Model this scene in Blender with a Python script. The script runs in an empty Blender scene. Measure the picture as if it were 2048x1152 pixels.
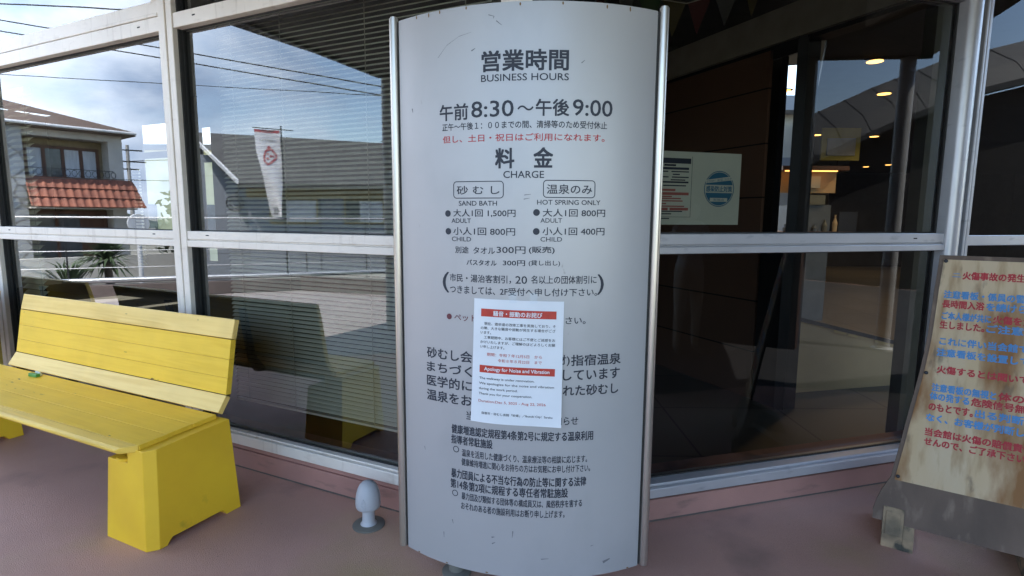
import bpy, bmesh, math, random
from mathutils import Vector, Matrix
random.seed(7)
sc = bpy.context.scene
col = sc.collection

# ------------------------------------------------------------------ camera, world, sun, exposure
cam = bpy.data.objects.new('camera', bpy.data.cameras.new('camera'))
col.objects.link(cam)
PITCH, ROLL = math.radians(7.23), math.radians(.371)
_f = Vector((0, math.cos(PITCH), -math.sin(PITCH)))
_u = Vector((0, math.sin(PITCH), math.cos(PITCH)))
_x = Vector((1, 0, 0))
_X = math.cos(ROLL) * _x + math.sin(ROLL) * _u
_U = -math.sin(ROLL) * _x + math.cos(ROLL) * _u
cam.matrix_world = Matrix(((_X.x, _U.x, -_f.x, 0), (_X.y, _U.y, -_f.y, 0), (_X.z, _U.z, -_f.z, 1.5), (0, 0, 0, 1)))
cam.data.sensor_width = 36
cam.data.lens = 1098 / 2048 * 36
cam.data.clip_start = .05
cam.data.clip_end = 3000
sc.camera = cam

SUN_EL, SUN_AZ = math.radians(58), math.radians(30)      # azimuth clockwise from +Y: behind the building, to the right
world = bpy.data.worlds.new("World")
sc.world = world
world.use_nodes = True
wn, wl = world.node_tree.nodes, world.node_tree.links
wn.clear()
w_out = wn.new('ShaderNodeOutputWorld')
w_bg = wn.new('ShaderNodeBackground')
w_bg.inputs['Strength'].default_value = .12
sky = wn.new('ShaderNodeTexSky')
sky.sky_type = 'NISHITA'
sky.sun_disc = False
sky.sun_elevation = SUN_EL
sky.sun_rotation = SUN_AZ
sky.air_density = 1.0
sky.dust_density = .6
tc = wn.new('ShaderNodeTexCoord')
mp = wn.new('ShaderNodeMapping')
mp.inputs['Scale'].default_value = (1, 1, 2.1)
wl.new(tc.outputs['Generated'], mp.inputs['Vector'])
nz = wn.new('ShaderNodeTexNoise')
nz.inputs['Scale'].default_value = 2.6
nz.inputs['Detail'].default_value = 9
nz.inputs['Roughness'].default_value = .56
nz.inputs['Distortion'].default_value = .25
wl.new(mp.outputs['Vector'], nz.inputs['Vector'])
dp = wn.new('ShaderNodeVectorMath'); dp.operation = 'DOT_PRODUCT'
wl.new(tc.outputs['Generated'], dp.inputs[0]); dp.inputs[1].default_value = (-.80, .58, .05)
bias = wn.new('ShaderNodeMath'); bias.operation = 'MULTIPLY_ADD'
wl.new(dp.outputs['Value'], bias.inputs[0]); bias.inputs[1].default_value = .30
wl.new(nz.outputs['Fac'], bias.inputs[2])
cr = wn.new('ShaderNodeValToRGB')
cr.color_ramp.elements[0].position = .57; cr.color_ramp.elements[0].color = (0, 0, 0, 1)
cr.color_ramp.elements[1].position = .80; cr.color_ramp.elements[1].color = (1, 1, 1, 1)
wl.new(bias.outputs[0], cr.inputs['Fac'])
nz2 = wn.new('ShaderNodeTexNoise'); nz2.inputs['Scale'].default_value = 4.4; nz2.inputs['Detail'].default_value = 8
nz2.inputs['Roughness'].default_value = .55
mp2 = wn.new('ShaderNodeMapping'); mp2.inputs['Location'].default_value = (3.1, 1.7, .4); mp2.inputs['Scale'].default_value = (1, 1, 1.9)
wl.new(tc.outputs['Generated'], mp2.inputs['Vector']); wl.new(mp2.outputs['Vector'], nz2.inputs['Vector'])
cc = wn.new('ShaderNodeValToRGB')
cc.color_ramp.elements[0].position = .36; cc.color_ramp.elements[0].color = (2.1, 2.75, 3.9, 1)
cc.color_ramp.elements[1].position = .68; cc.color_ramp.elements[1].color = (6.2, 6.7, 7.5, 1)
wl.new(nz2.outputs['Fac'], cc.inputs['Fac'])
mx = wn.new('ShaderNodeMix'); mx.data_type = 'RGBA'
wl.new(cr.outputs['Color'], mx.inputs[0]); wl.new(sky.outputs['Color'], mx.inputs[6]); wl.new(cc.outputs['Color'], mx.inputs[7])
wl.new(mx.outputs[2], w_bg.inputs['Color']); wl.new(w_bg.outputs[0], w_out.inputs['Surface'])

sun = bpy.data.objects.new('sun', bpy.data.lights.new('sun', 'SUN'))
col.objects.link(sun)
sun.data.energy = 3.0
sun.data.angle = math.radians(.5)
sun.data.color = (1, .95, .87)
_sd = Vector((math.sin(SUN_AZ) * math.cos(SUN_EL), math.cos(SUN_AZ) * math.cos(SUN_EL), math.sin(SUN_EL)))
sun.rotation_euler = _sd.to_track_quat('Z', 'Y').to_euler()
sun.location = (10, 14, 18)

sc.view_settings.view_transform = 'Standard'
sc.view_settings.look = 'None'
sc.view_settings.gamma = 1
sc.view_settings.exposure = 2.6
sc.render.engine = 'CYCLES'
sc.cycles.use_denoising = True
sc.cycles.max_bounces = 10
sc.cycles.transparent_max_bounces = 16
sc.cycles.sample_clamp_indirect = 6
sc.cycles.caustics_reflective = False
sc.cycles.caustics_refractive = False

# ------------------------------------------------------------------ materials
def new_mat(name):
    m = bpy.data.materials.new(name); m.use_nodes = True
    nt = m.node_tree
    return m, nt, nt.nodes['Principled BSDF']

def mat(name, c, rough=.6, metal=0, var=.12, scale=6, bump=0, bscale=200, c2=None, spec=.5, stretch=(1, 1, 1), detail=6):
    """painted / plain surface whose colour wanders between c and c2 with object-space noise"""
    m, nt, b = new_mat(name)
    b.inputs['Roughness'].default_value = rough
    b.inputs['Metallic'].default_value = metal
    b.inputs['Specular IOR Level'].default_value = spec
    t = nt.nodes.new('ShaderNodeTexCoord'); mpn = nt.nodes.new('ShaderNodeMapping')
    mpn.inputs['Scale'].default_value = stretch
    nt.links.new(t.outputs['Object'], mpn.inputs['Vector'])
    n = nt.nodes.new('ShaderNodeTexNoise'); n.inputs['Scale'].default_value = scale; n.inputs['Detail'].default_value = detail
    nt.links.new(mpn.outputs['Vector'], n.inputs['Vector'])
    r = nt.nodes.new('ShaderNodeValToRGB')
    if c2 is None: c2 = tuple(max(0, v * (1 - var * 1.6)) for v in c)
    r.color_ramp.elements[0].position = .32; r.color_ramp.elements[0].color = (*c2, 1)
    r.color_ramp.elements[1].position = .66; r.color_ramp.elements[1].color = (*c, 1)
    nt.links.new(n.outputs['Fac'], r.inputs['Fac']); nt.links.new(r.outputs['Color'], b.inputs['Base Color'])
    if bump:
        n2 = nt.nodes.new('ShaderNodeTexNoise'); n2.inputs['Scale'].default_value = bscale; n2.inputs['Detail'].default_value = 3
        nt.links.new(mpn.outputs['Vector'], n2.inputs['Vector'])
        bp = nt.nodes.new('ShaderNodeBump'); bp.inputs['Strength'].default_value = bump; bp.inputs['Distance'].default_value = .004
        nt.links.new(n2.outputs['Fac'], bp.inputs['Height']); nt.links.new(bp.outputs['Normal'], b.inputs['Normal'])
    return m

def add_overlay(m, color, scale, lo, hi, stretch=(1, 1, 1), rough=None, loc=(0, 0, 0), detail=5, frame=None):
    """mix a second colour over a material where a noise passes lo..hi (stains, wear, patches)"""
    nt = m.node_tree; b = nt.nodes['Principled BSDF']
    src = b.inputs['Base Color'].links[0].from_socket
    t = nt.nodes.new('ShaderNodeTexCoord'); mpn = nt.nodes.new('ShaderNodeMapping')
    mpn.inputs['Scale'].default_value = stretch; mpn.inputs['Location'].default_value = loc
    if frame: mpn.inputs['Rotation'].default_value = frame
    nt.links.new(t.outputs['Object'], mpn.inputs['Vector'])
    n = nt.nodes.new('ShaderNodeTexNoise'); n.inputs['Scale'].default_value = scale; n.inputs['Detail'].default_value = detail
    nt.links.new(mpn.outputs['Vector'], n.inputs['Vector'])
    r = nt.nodes.new('ShaderNodeValToRGB')
    r.color_ramp.elements[0].position = lo; r.color_ramp.elements[0].color = (0, 0, 0, 1)
    r.color_ramp.elements[1].position = hi; r.color_ramp.elements[1].color = (1, 1, 1, 1)
    nt.links.new(n.outputs['Fac'], r.inputs['Fac'])
    mxn = nt.nodes.new('ShaderNodeMix'); mxn.data_type = 'RGBA'
    nt.links.new(r.outputs['Color'], mxn.inputs[0]); nt.links.new(src, mxn.inputs[6]); mxn.inputs[7].default_value = (*color, 1)
    nt.links.new(mxn.outputs[2], b.inputs['Base Color'])
    return m

def wood_paint(name, c, c2, ang, gscale=46, bump=.5, rough=.45, along=.05):
    """paint over wood: grain lines run along the bench's long direction"""
    m, nt, b = new_mat(name)
    b.inputs['Roughness'].default_value = rough; b.inputs['Specular IOR Level'].default_value = .3
    t = nt.nodes.new('ShaderNodeTexCoord')
    ro = nt.nodes.new('ShaderNodeMapping'); ro.inputs['Rotation'].default_value = (0, 0, -ang)
    nt.links.new(t.outputs['Object'], ro.inputs['Vector'])
    sq = nt.nodes.new('ShaderNodeMapping'); sq.inputs['Scale'].default_value = (along, 1, 1)
    nt.links.new(ro.outputs['Vector'], sq.inputs['Vector'])
    n = nt.nodes.new('ShaderNodeTexNoise'); n.inputs['Scale'].default_value = gscale; n.inputs['Detail'].default_value = 5; n.inputs['Distortion'].default_value = 1.2
    nt.links.new(sq.outputs['Vector'], n.inputs['Vector'])
    r = nt.nodes.new('ShaderNodeValToRGB')
    r.color_ramp.elements[0].position = .30; r.color_ramp.elements[0].color = (*c2, 1)
    r.color_ramp.elements[1].position = .58; r.color_ramp.elements[1].color = (*c, 1)
    nt.links.new(n.outputs['Fac'], r.inputs['Fac'])
    n2 = nt.nodes.new('ShaderNodeTexNoise'); n2.inputs['Scale'].default_value = 3.2; n2.inputs['Detail'].default_value = 6
    nt.links.new(t.outputs['Object'], n2.inputs['Vector'])
    r2 = nt.nodes.new('ShaderNodeValToRGB')
    r2.color_ramp.elements[0].position = .3; r2.color_ramp.elements[0].color = (.88, .88, .88, 1)
    r2.color_ramp.elements[1].position = .65; r2.color_ramp.elements[1].color = (1, 1, 1, 1)
    nt.links.new(n2.outputs['Fac'], r2.inputs['Fac'])
    mxn = nt.nodes.new('ShaderNodeMix'); mxn.data_type = 'RGBA'; mxn.blend_type = 'MULTIPLY'; mxn.inputs[0].default_value = 1
    nt.links.new(r.outputs['Color'], mxn.inputs[6]); nt.links.new(r2.outputs['Color'], mxn.inputs[7])
    # chips and scratches along the grain
    n3 = nt.nodes.new('ShaderNodeTexNoise'); n3.inputs['Scale'].default_value = 26; n3.inputs['Detail'].default_value = 2
    sq3 = nt.nodes.new('ShaderNodeMapping'); sq3.inputs['Scale'].default_value = (.4, 1.6, 1.6)
    nt.links.new(ro.outputs['Vector'], sq3.inputs['Vector']); nt.links.new(sq3.outputs['Vector'], n3.inputs['Vector'])
    r3 = nt.nodes.new('ShaderNodeValToRGB')
    r3.color_ramp.elements[0].position = .735; r3.color_ramp.elements[0].color = (0, 0, 0, 1)
    r3.color_ramp.elements[1].position = .76; r3.color_ramp.elements[1].color = (1, 1, 1, 1)
    nt.links.new(n3.outputs['Fac'], r3.inputs['Fac'])
    mx3 = nt.nodes.new('ShaderNodeMix'); mx3.data_type = 'RGBA'
    nt.links.new(r3.outputs['Color'], mx3.inputs[0]); nt.links.new(mxn.outputs[2], mx3.inputs[6]); mx3.inputs[7].default_value = (.16, .10, .02, 1)
    nt.links.new(mx3.outputs[2], b.inputs['Base Color'])
    bp = nt.nodes.new('ShaderNodeBump'); bp.inputs['Strength'].default_value = bump; bp.inputs['Distance'].default_value = .003
    nt.links.new(n.outputs['Fac'], bp.inputs['Height']); nt.links.new(bp.outputs['Normal'], b.inputs['Normal'])
    return m

def glass(name, base, fres, tint):
    m = bpy.data.materials.new(name); m.use_nodes = True
    nt = m.node_tree; nt.nodes.clear()
    o = nt.nodes.new('ShaderNodeOutputMaterial'); mxs = nt.nodes.new('ShaderNodeMixShader')
    tr = nt.nodes.new('ShaderNodeBsdfTransparent'); tr.inputs['Color'].default_value = (*tint, 1)
    gl = nt.nodes.new('ShaderNodeBsdfGlossy'); gl.inputs['Roughness'].default_value = 0; gl.inputs['Color'].default_value = (.94, .97, 1, 1)
    # very slight float-glass waviness
    t = nt.nodes.new('ShaderNodeTexCoord'); nn = nt.nodes.new('ShaderNodeTexNoise'); nn.inputs['Scale'].default_value = 1.3; nn.inputs['Detail'].default_value = 1
    nt.links.new(t.outputs['Object'], nn.inputs['Vector'])
    bp = nt.nodes.new('ShaderNodeBump'); bp.inputs['Strength'].default_value = .02; bp.inputs['Distance'].default_value = .02
    nt.links.new(nn.outputs['Fac'], bp.inputs['Height']); nt.links.new(bp.outputs['Normal'], gl.inputs['Normal'])
    fr = nt.nodes.new('ShaderNodeFresnel'); fr.inputs['IOR'].default_value = 1.5
    ma = nt.nodes.new('ShaderNodeMath'); ma.operation = 'MULTIPLY_ADD'; ma.use_clamp = True
    nt.links.new(fr.outputs[0], ma.inputs[0]); ma.inputs[1].default_value = fres; ma.inputs[2].default_value = base
    nt.links.new(ma.outputs[0], mxs.inputs[0]); nt.links.new(tr.outputs[0], mxs.inputs[1]); nt.links.new(gl.outputs[0], mxs.inputs[2])
    nt.links.new(mxs.outputs[0], o.inputs['Surface'])
    return m

def emis(name, c, s):
    m, nt, b = new_mat(name)
    b.inputs['Base Color'].default_value = (*c, 1)
    b.inputs['Emission Color'].default_value = (*c, 1); b.inputs['Emission Strength'].default_value = s
    return m

def wave_mat(name, c, c2, direction, scale, rough=.7, bump=.6, bands='SAW', rot=(0, 0, 0), dist=.4):
    m, nt, b = new_mat(name)
    b.inputs['Roughness'].default_value = rough
    t = nt.nodes.new('ShaderNodeTexCoord'); mpn = nt.nodes.new('ShaderNodeMapping'); mpn.inputs['Rotation'].default_value = rot
    nt.links.new(t.outputs['Object'], mpn.inputs['Vector'])
    w = nt.nodes.new('ShaderNodeTexWave'); w.bands_direction = direction; w.wave_profile = bands
    w.inputs['Scale'].default_value = scale; w.inputs['Distortion'].default_value = dist; w.inputs['Detail'].default_value = 1
    nt.links.new(mpn.outputs['Vector'], w.inputs['Vector'])
    r = nt.nodes.new('ShaderNodeValToRGB')
    r.color_ramp.elements[0].position = .0; r.color_ramp.elements[0].color = (*c2, 1)
    r.color_ramp.elements[1].position = .25; r.color_ramp.elements[1].color = (*c, 1)
    nt.links.new(w.outputs['Fac'], r.inputs['Fac'])
    n2 = nt.nodes.new('ShaderNodeTexNoise'); n2.inputs['Scale'].default_value = 2; n2.inputs['Detail'].default_value = 6
    nt.links.new(t.outputs['Object'], n2.inputs['Vector'])
    r2 = nt.nodes.new('ShaderNodeValToRGB'); r2.color_ramp.elements[0].color = (.62, .62, .62, 1); r2.color_ramp.elements[1].position = .7
    nt.links.new(n2.outputs['Fac'], r2.inputs['Fac'])
    mxn = nt.nodes.new('ShaderNodeMix'); mxn.data_type = 'RGBA'; mxn.blend_type = 'MULTIPLY'; mxn.inputs[0].default_value = 1
    nt.links.new(r.outputs['Color'], mxn.inputs[6]); nt.links.new(r2.outputs['Color'], mxn.inputs[7])
    nt.links.new(mxn.outputs[2], b.inputs['Base Color'])
    bp = nt.nodes.new('ShaderNodeBump'); bp.inputs['Strength'].default_value = bump; bp.inputs['Distance'].default_value = .02
    nt.links.new(w.outputs['Fac'], bp.inputs['Height']); nt.links.new(bp.outputs['Normal'], b.inputs['Normal'])
    return m

def brick_mat(name, c, c2, mortar, scale, bw, rh, ms, rough=.6, rot=(0, 0, 0)):
    m, nt, b = new_mat(name)
    b.inputs['Roughness'].default_value = rough
    t = nt.nodes.new('ShaderNodeTexCoord'); mpn = nt.nodes.new('ShaderNodeMapping'); mpn.inputs['Rotation'].default_value = rot
    nt.links.new(t.outputs['Object'], mpn.inputs['Vector'])
    k = nt.nodes.new('ShaderNodeTexBrick'); k.offset = 0
    k.inputs['Scale'].default_value = scale; k.inputs['Brick Width'].default_value = bw; k.inputs['Row Height'].default_value = rh
    k.inputs['Mortar Size'].default_value = ms
    k.inputs['Color1'].default_value = (*c, 1); k.inputs['Color2'].default_value = (*c2, 1); k.inputs['Mortar'].default_value = (*mortar, 1)
    nt.links.new(mpn.outputs['Vector'], k.inputs['Vector']); nt.links.new(k.outputs['Color'], b.inputs['Base Color'])
    return m

def stone_mat(name, c, c2, joint, scale):
    m, nt, b = new_mat(name)
    b.inputs['Roughness'].default_value = .85
    t = nt.nodes.new('ShaderNodeTexCoord')
    v = nt.nodes.new('ShaderNodeTexVoronoi'); v.feature = 'DISTANCE_TO_EDGE'; v.inputs['Scale'].default_value = scale
    v2 = nt.nodes.new('ShaderNodeTexVoronoi'); v2.inputs['Scale'].default_value = scale
    nt.links.new(t.outputs['Object'], v.inputs['Vector']); nt.links.new(t.outputs['Object'], v2.inputs['Vector'])
    sp = nt.nodes.new('ShaderNodeSeparateColor'); nt.links.new(v2.outputs['Color'], sp.inputs[0])
    m0 = nt.nodes.new('ShaderNodeMix'); m0.data_type = 'RGBA'; m0.inputs[6].default_value = (*c, 1); m0.inputs[7].default_value = (*c2, 1)
    nt.links.new(sp.outputs[0], m0.inputs[0])
    r = nt.nodes.new('ShaderNodeValToRGB'); r.color_ramp.elements[0].position = .03; r.color_ramp.elements[1].position = .07
    nt.links.new(v.outputs['Distance'], r.inputs['Fac'])
    m1 = nt.nodes.new('ShaderNodeMix'); m1.data_type = 'RGBA'; m1.inputs[6].default_value = (*joint, 1)
    nt.links.new(r.outputs['Color'], m1.inputs[0]); nt.links.new(m0.outputs[2], m1.inputs[7])
    nt.links.new(m1.outputs[2], b.inputs['Base Color'])
    return m

LANG = math.radians(154.67)
M = {}
M['alu'] = mat('aluminium_window_frame', (.86, .78, .69), .42, .08, .05, 5, .1, 90)
add_overlay(M['alu'], (.66, .58, .50), 9, .60, .82, (1, 1, 3))
add_overlay(M['alu'], (.62, .54, .46), 26, .58, .80, (1, 1, .12), loc=(3, 3, 3))
M['alu_cool'] = mat('cool_aluminium_window_frame', (.56, .545, .56), .36, .45, .06, 5, .1, 90)
add_overlay(M['alu_cool'], (.30, .30, .33), 9, .62, .84, (1, 1, 3))
M['gasket'] = mat('black_rubber_gasket', (.018, .017, .016), .6)
M['slot'] = mat('drain_slot_black', (.008, .008, .008), .8)
M['silver'] = mat('silver_painted_sheet', (.465, .455, .455), .40, .28, .03, 2.2, .04, 300, spec=.5)
add_overlay(M['silver'], (.395, .39, .39), 3.5, .56, .86, (1, 1, .6))
add_overlay(M['silver'], (.27, .25, .23), 15, .735, .80, (1.5, 1.5, .7), loc=(4, 2, 1))
M['steel'] = mat('brushed_stainless_steel', (.62, .57, .51), .30, .9, .1, 30, 0, 0, stretch=(1, 1, .05))
M['ink'] = mat('dark_blue_black_lettering', (.022, .027, .042), .55, 0, .05)
M['redink'] = mat('red_lettering', (.52, .045, .05), .55, 0, .05)
M['maroon'] = mat('maroon_lettering', (.15, .035, .045), .55, 0, .05)
M['paper'] = mat('white_printer_paper', (.78, .80, .83), .5, 0, .03, 9)
M['paperink'] = mat('black_printer_ink', (.035, .035, .038), .6)
M['paperred'] = mat('red_printer_ink', (.55, .045, .025), .5, 0, .12, 40)
M['redtxt'] = mat('red_printed_letters', (.58, .12, .09), .5)
M['tape'] = glass('clear_tape', .02, .5, (.97, .97, .98))
M['scratch'] = mat('dark_scuff', (.18, .18, .19), .6)
M['rust'] = mat('rust_spot', (.22, .12, .04), .8)
M['yellow'] = wood_paint('yellow_painted_planks', (.95, .61, .055), (.88, .545, .04), LANG, 40, .3)
M['paleyellow'] = wood_paint('pale_yellow_painted_board', (.96, .67, .215), (.84, .55, .14), LANG, 26, .55)
M['frontyellow'] = wood_paint('worn_yellow_front_board', (.92, .59, .095), (.70, .43, .05), LANG, 24, .7)
M['pedestal'] = mat('yellow_painted_concrete', (.92, .575, .028), .42, 0, .08, 2.5, .12, 60, c2=(.78, .45, .022))
add_overlay(M['pedestal'], (.30, .22, .025), 7, .66, .84)
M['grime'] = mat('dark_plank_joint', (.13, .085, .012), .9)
M['green'] = mat('green_plastic', (.06, .28, .05), .4)
M['clearwhite'] = mat('translucent_white_plastic', (.62, .66, .58), .35)
M['floor'] = mat('mauve_deck_coating', (.60, .345, .275), .56, 0, .1, 1.1, .8, 260, c2=(.48, .27, .21), spec=.45)
add_overlay(M['floor'], (.42, .33, .13), .75, .50, .72, loc=(2.3, 1.1, 0))
add_overlay(M['floor'], (.60, .42, .36), 60, .71, .78, detail=2)
add_overlay(M['floor'], (.26, .17, .14), 1.9, .58, .80, loc=(.2, 5.2, 0))
add_overlay(M['floor'], (.33, .19, .15), 330, .56, .70, detail=2)
add_overlay(M['floor'], (.68, .46, .38), 420, .63, .74, detail=2, loc=(5, 1, 2))
add_overlay(M['floor'], (.10, .075, .06), 38, .745, .775, detail=3, loc=(1, 7, 2))
M['shade_sheet'] = mat('dark_forecourt_shade', (.05, .048, .05), .85, 0, .2, 2, .4, 90)  # dark tone standing for shade on the right forecourt floor
M['parapet'] = mat('shaded_mauve_parapet', (.15, .118, .11), .8, 0, .15, 2)  # darkened: the shade on its inner face is put into the colour
M['paving'] = mat('lavender_grey_paving', (.36, .315, .30), .7, 0, .12, 1.6, .3, 120)
M['kerb'] = mat('pink_painted_kerb', (.44, .225, .185), .6, 0, .12, 3, .35, 160)
add_overlay(M['kerb'], (.12, .085, .075), 4, .58, .78, (1, 1, 4))
M['sillgrime'] = mat('grey_dirty_sealant', (.14, .12, .10), .9)
M['bollard'] = mat('grey_painted_casting', (.49, .485, .50), .5, 0, .06, 6, .12, 140)
M['boltplate'] = mat('grey_green_base_plate', (.17, .16, .135), .7, 0, .12, 12)
M['glassL'] = glass('reflective_window_glass', .02, 2.35, (.70, .71, .65))
M['glassR'] = glass('dark_window_glass', .0, .85, (.66, .66, .63))
M['blind'] = mat('grey_venetian_slats', (.74, .71, .62), .5, 0, .05)
M['blindcream'] = mat('cream_venetian_slats', (.86, .80, .60), .5, 0, .05)
M['cord'] = mat('pale_blind_cord', (.55, .52, .45), .8)
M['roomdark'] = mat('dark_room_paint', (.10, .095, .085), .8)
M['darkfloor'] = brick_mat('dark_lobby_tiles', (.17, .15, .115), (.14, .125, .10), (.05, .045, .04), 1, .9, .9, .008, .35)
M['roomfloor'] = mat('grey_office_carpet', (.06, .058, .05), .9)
M['brownwall'] = brick_mat('brown_wood_panels', (.25, .13, .085), (.21, .115, .08), (.018, .010, .008), 1, .95, .42, .006, .45, rot=(math.pi / 2, 0, 0))
M['bulkhead'] = mat('warm_grey_plaster', (.52, .46, .40), .8)
M['beige'] = mat('beige_stair_panel', (.66, .47, .25), .6, 0, .1, 2)
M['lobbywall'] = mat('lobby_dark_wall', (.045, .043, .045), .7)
M['olive'] = mat('olive_grey_column', (.20, .20, .155), .7)
M['lamp'] = emis('warm_downlight_glow', (1.0, .50, .12), 1.1)
M['lampw'] = emis('white_downlight_glow', (1.0, .80, .55), 7)
M['counterlamp'] = emis('warm_counter_lamp', (1.0, .40, .10), .9)
M['postergreen'] = mat('cream_poster_card', (.56, .57, .47), .7, 0, .03)
M['navy'] = mat('navy_print', (.012, .017, .04), .6)
M['emblue'] = mat('blue_emblem_print', (.018, .14, .24), .6)
M['palered'] = mat('pale_red_print', (.42, .11, .09), .6)
M['darkmetal'] = mat('dark_metal', (.035, .035, .04), .45, .5)
M['nb_panel'] = mat('weathered_plywood', (.52, .37, .20), .75, 0, .1, 3, .3, 60, c2=(.60, .46, .30), stretch=(1, 1, .35))
add_overlay(M['nb_panel'], (.58, .46, .31), 9, .48, .78, (1.2, 1.2, .22), detail=8)
add_overlay(M['nb_panel'], (.26, .12, .04), 6.5, .52, .66, (1, 1, .28), loc=(.4, .1, .35), detail=8)
add_overlay(M['nb_panel'], (.33, .20, .09), 22, .50, .74, (1, 1, .07), loc=(.9, .3, .6), detail=4)
add_overlay(M['nb_panel'], (.13, .10, .07), 17, .62, .74, (1, 1, .30), loc=(2, 2, 1), detail=8)
M['nb_grey'] = mat('grey_weathered_sheet', (.175, .122, .092), .9, 0, .1, 5, .25, 60, c2=(.10, .072, .056), stretch=(1, 1, .3))
add_overlay(M['nb_grey'], (.27, .20, .15), 17, .56, .76, (1, 1, .35))
M['nb_foot'] = mat('mossy_concrete_foot', (.40, .285, .175), .9, 0, .2, 9, .5, 40, c2=(.14, .11, .075))
add_overlay(M['nb_foot'], (.07, .065, .05), 13, .55, .66)
M['nb_red'] = mat('red_brushed_letters', (.46, .035, .045), .7)
add_overlay(M['nb_red'], (.42, .24, .17), 40, .62, .82, (1, 1, .5))
M['nb_blue'] = mat('blue_brushed_letters', (.085, .27, .56), .7)
add_overlay(M['nb_blue'], (.36, .38, .36), 40, .61, .82, (1, 1, .5))
M['skin'] = mat('skin', (.55, .33, .24), .5)
M['shirt'] = mat('pale_cotton_shirt', (.62, .62, .62), .8)
M['trouser'] = mat('beige_trousers', (.55, .49, .40), .85)
M['hair'] = mat('black_hair', (.015, .013, .012), .6)
M['shoe'] = mat('dark_shoes', (.05, .045, .045), .6)
M['white_rend'] = mat('white_render_wall', (.56, .53, .475), .85, 0, .08, 2, .2, 40)
M['stone'] = stone_mat('pale_crazy_paving_stone', (.36, .36, .35), (.27, .27, .265), (.16, .15, .14), 1.6)
M['brownwood'] = mat('brown_window_timber', (.12, .05, .025), .55)
M['darkwood'] = mat('near_black_boards', (.022, .017, .015), .8, 0, .3, 3)  # near-black tone also carries the shade of the hall wall
M['creamwall'] = mat('cream_rendered_wall', (.62, .58, .36), .85, 0, .12, 1.2)
M['loggia'] = mat('beige_loggia_wall', (.32, .25, .14), .85)
M['curtain'] = mat('white_net_curtain', (.62, .64, .66), .8, 0, .15, 14, 0, 0, stretch=(1, 1, .1))
M['paneglass'] = mat('house_window_pane', (.10, .11, .12), .08, 0, .2)
M['tile'] = mat('terracotta_tile', (.30, .105, .062), .75, 0, .2, 3, c2=(.17, .06, .04))
M['roofbrown'] = wave_mat('brown_roof_tiles', (.115, .075, .052), (.065, .04, .028), 'Z', 3.0)
M['roofgrey'] = wave_mat('grey_slate_roof', (.085, .083, .08), (.04, .039, .037), 'Z', 4.0)
M['wallgrey'] = brick_mat('blue_grey_panels', (.23, .25, .285), (.215, .235, .27), (.10, .105, .12), 1, .9, 1.4, .012, .6, rot=(math.pi / 2, 0, 0))
M['ochre'] = mat('ochre_fascia', (.38, .29, .12), .8)
M['silverbar'] = mat('pale_barge_board', (.62, .63, .64), .5)
M['soffit'] = wave_mat('dark_slatted_soffit', (.115, .105, .095), (.03, .028, .026), 'Y', 3.2, .8, .8, dist=0)
M['galv'] = mat('galvanised_pipe', (.55, .57, .60), .35, .7)
M['wire'] = mat('steel_wire', (.70, .70, .70), .4, .5)
M['blackwire'] = mat('black_power_cable', (.012, .012, .014), .7)
M['flag'] = mat('white_banner_cloth', (.82, .82, .84), .8)
M['flagred'] = mat('banner_red_print', (.50, .10, .12), .8)
M['road'] = mat('pale_concrete_road', (.30, .30, .295), .85, 0, .12, .4)
M['ground'] = mat('town_ground', (.22, .21, .17), .9, 0, .2, .2)
M['grass'] = mat('field_grass', (.34, .33, .17), .9, 0, .2, .6)
M['leaf'] = mat('dark_green_leaves', (.055, .095, .03), .6, 0, .5, 3)
M['palm'] = mat('palm_leaves', (.060, .10, .035), .75, 0, .4, 5)
M['forest'] = mat('wooded_ridge', (.035, .055, .030), .9, 0, .5, .5, .8, 2)
M['trunk'] = mat('grey_brown_bark', (.13, .10, .075), .9, 0, .2, 12)
M['pole'] = mat('concrete_utility_pole', (.30, .29, .28), .8)
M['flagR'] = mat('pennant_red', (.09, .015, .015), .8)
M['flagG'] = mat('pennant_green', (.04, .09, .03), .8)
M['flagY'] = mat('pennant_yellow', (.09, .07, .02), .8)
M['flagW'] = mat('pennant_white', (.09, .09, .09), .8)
M['column'] = mat('white_painted_column', (.74, .74, .74), .45, 0, .06)
M['glint'] = mat('warm_glint_metal', (.75, .56, .26), .3, .4)
M['cabinet'] = mat('blue_grey_cabinet', (.13, .15, .17), .6)
M['yboard'] = mat('yellow_notice_board', (.34, .30, .06), .7)
M['plastic'] = mat('white_board_panel', (.30, .32, .36), .6)

# ------------------------------------------------------------------ mesh helpers
ORG = {}

def mk_obj(name, me, parent=None, origin=None):
    o = bpy.data.objects.new(name, me); col.objects.link(o)
    if parent is not None:
        o.parent = parent; ORG[o.name] = ORG[parent.name]
    else:
        o.location = origin; ORG[o.name] = Vector(origin)
    return o

def tag(o, label=None, cat=None, group=None, kind=None):
    if label: o['label'] = label
    if cat: o['category'] = cat
    if group: o['group'] = group
    if kind: o['kind'] = kind
    return o

def thing(name, label, cat, loc, group=None):
    o = bpy.data.objects.new(name, None); col.objects.link(o)
    o.location = loc; o.empty_display_size = .1
    ORG[o.name] = Vector(loc)
    return tag(o, label, cat, group)

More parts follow.
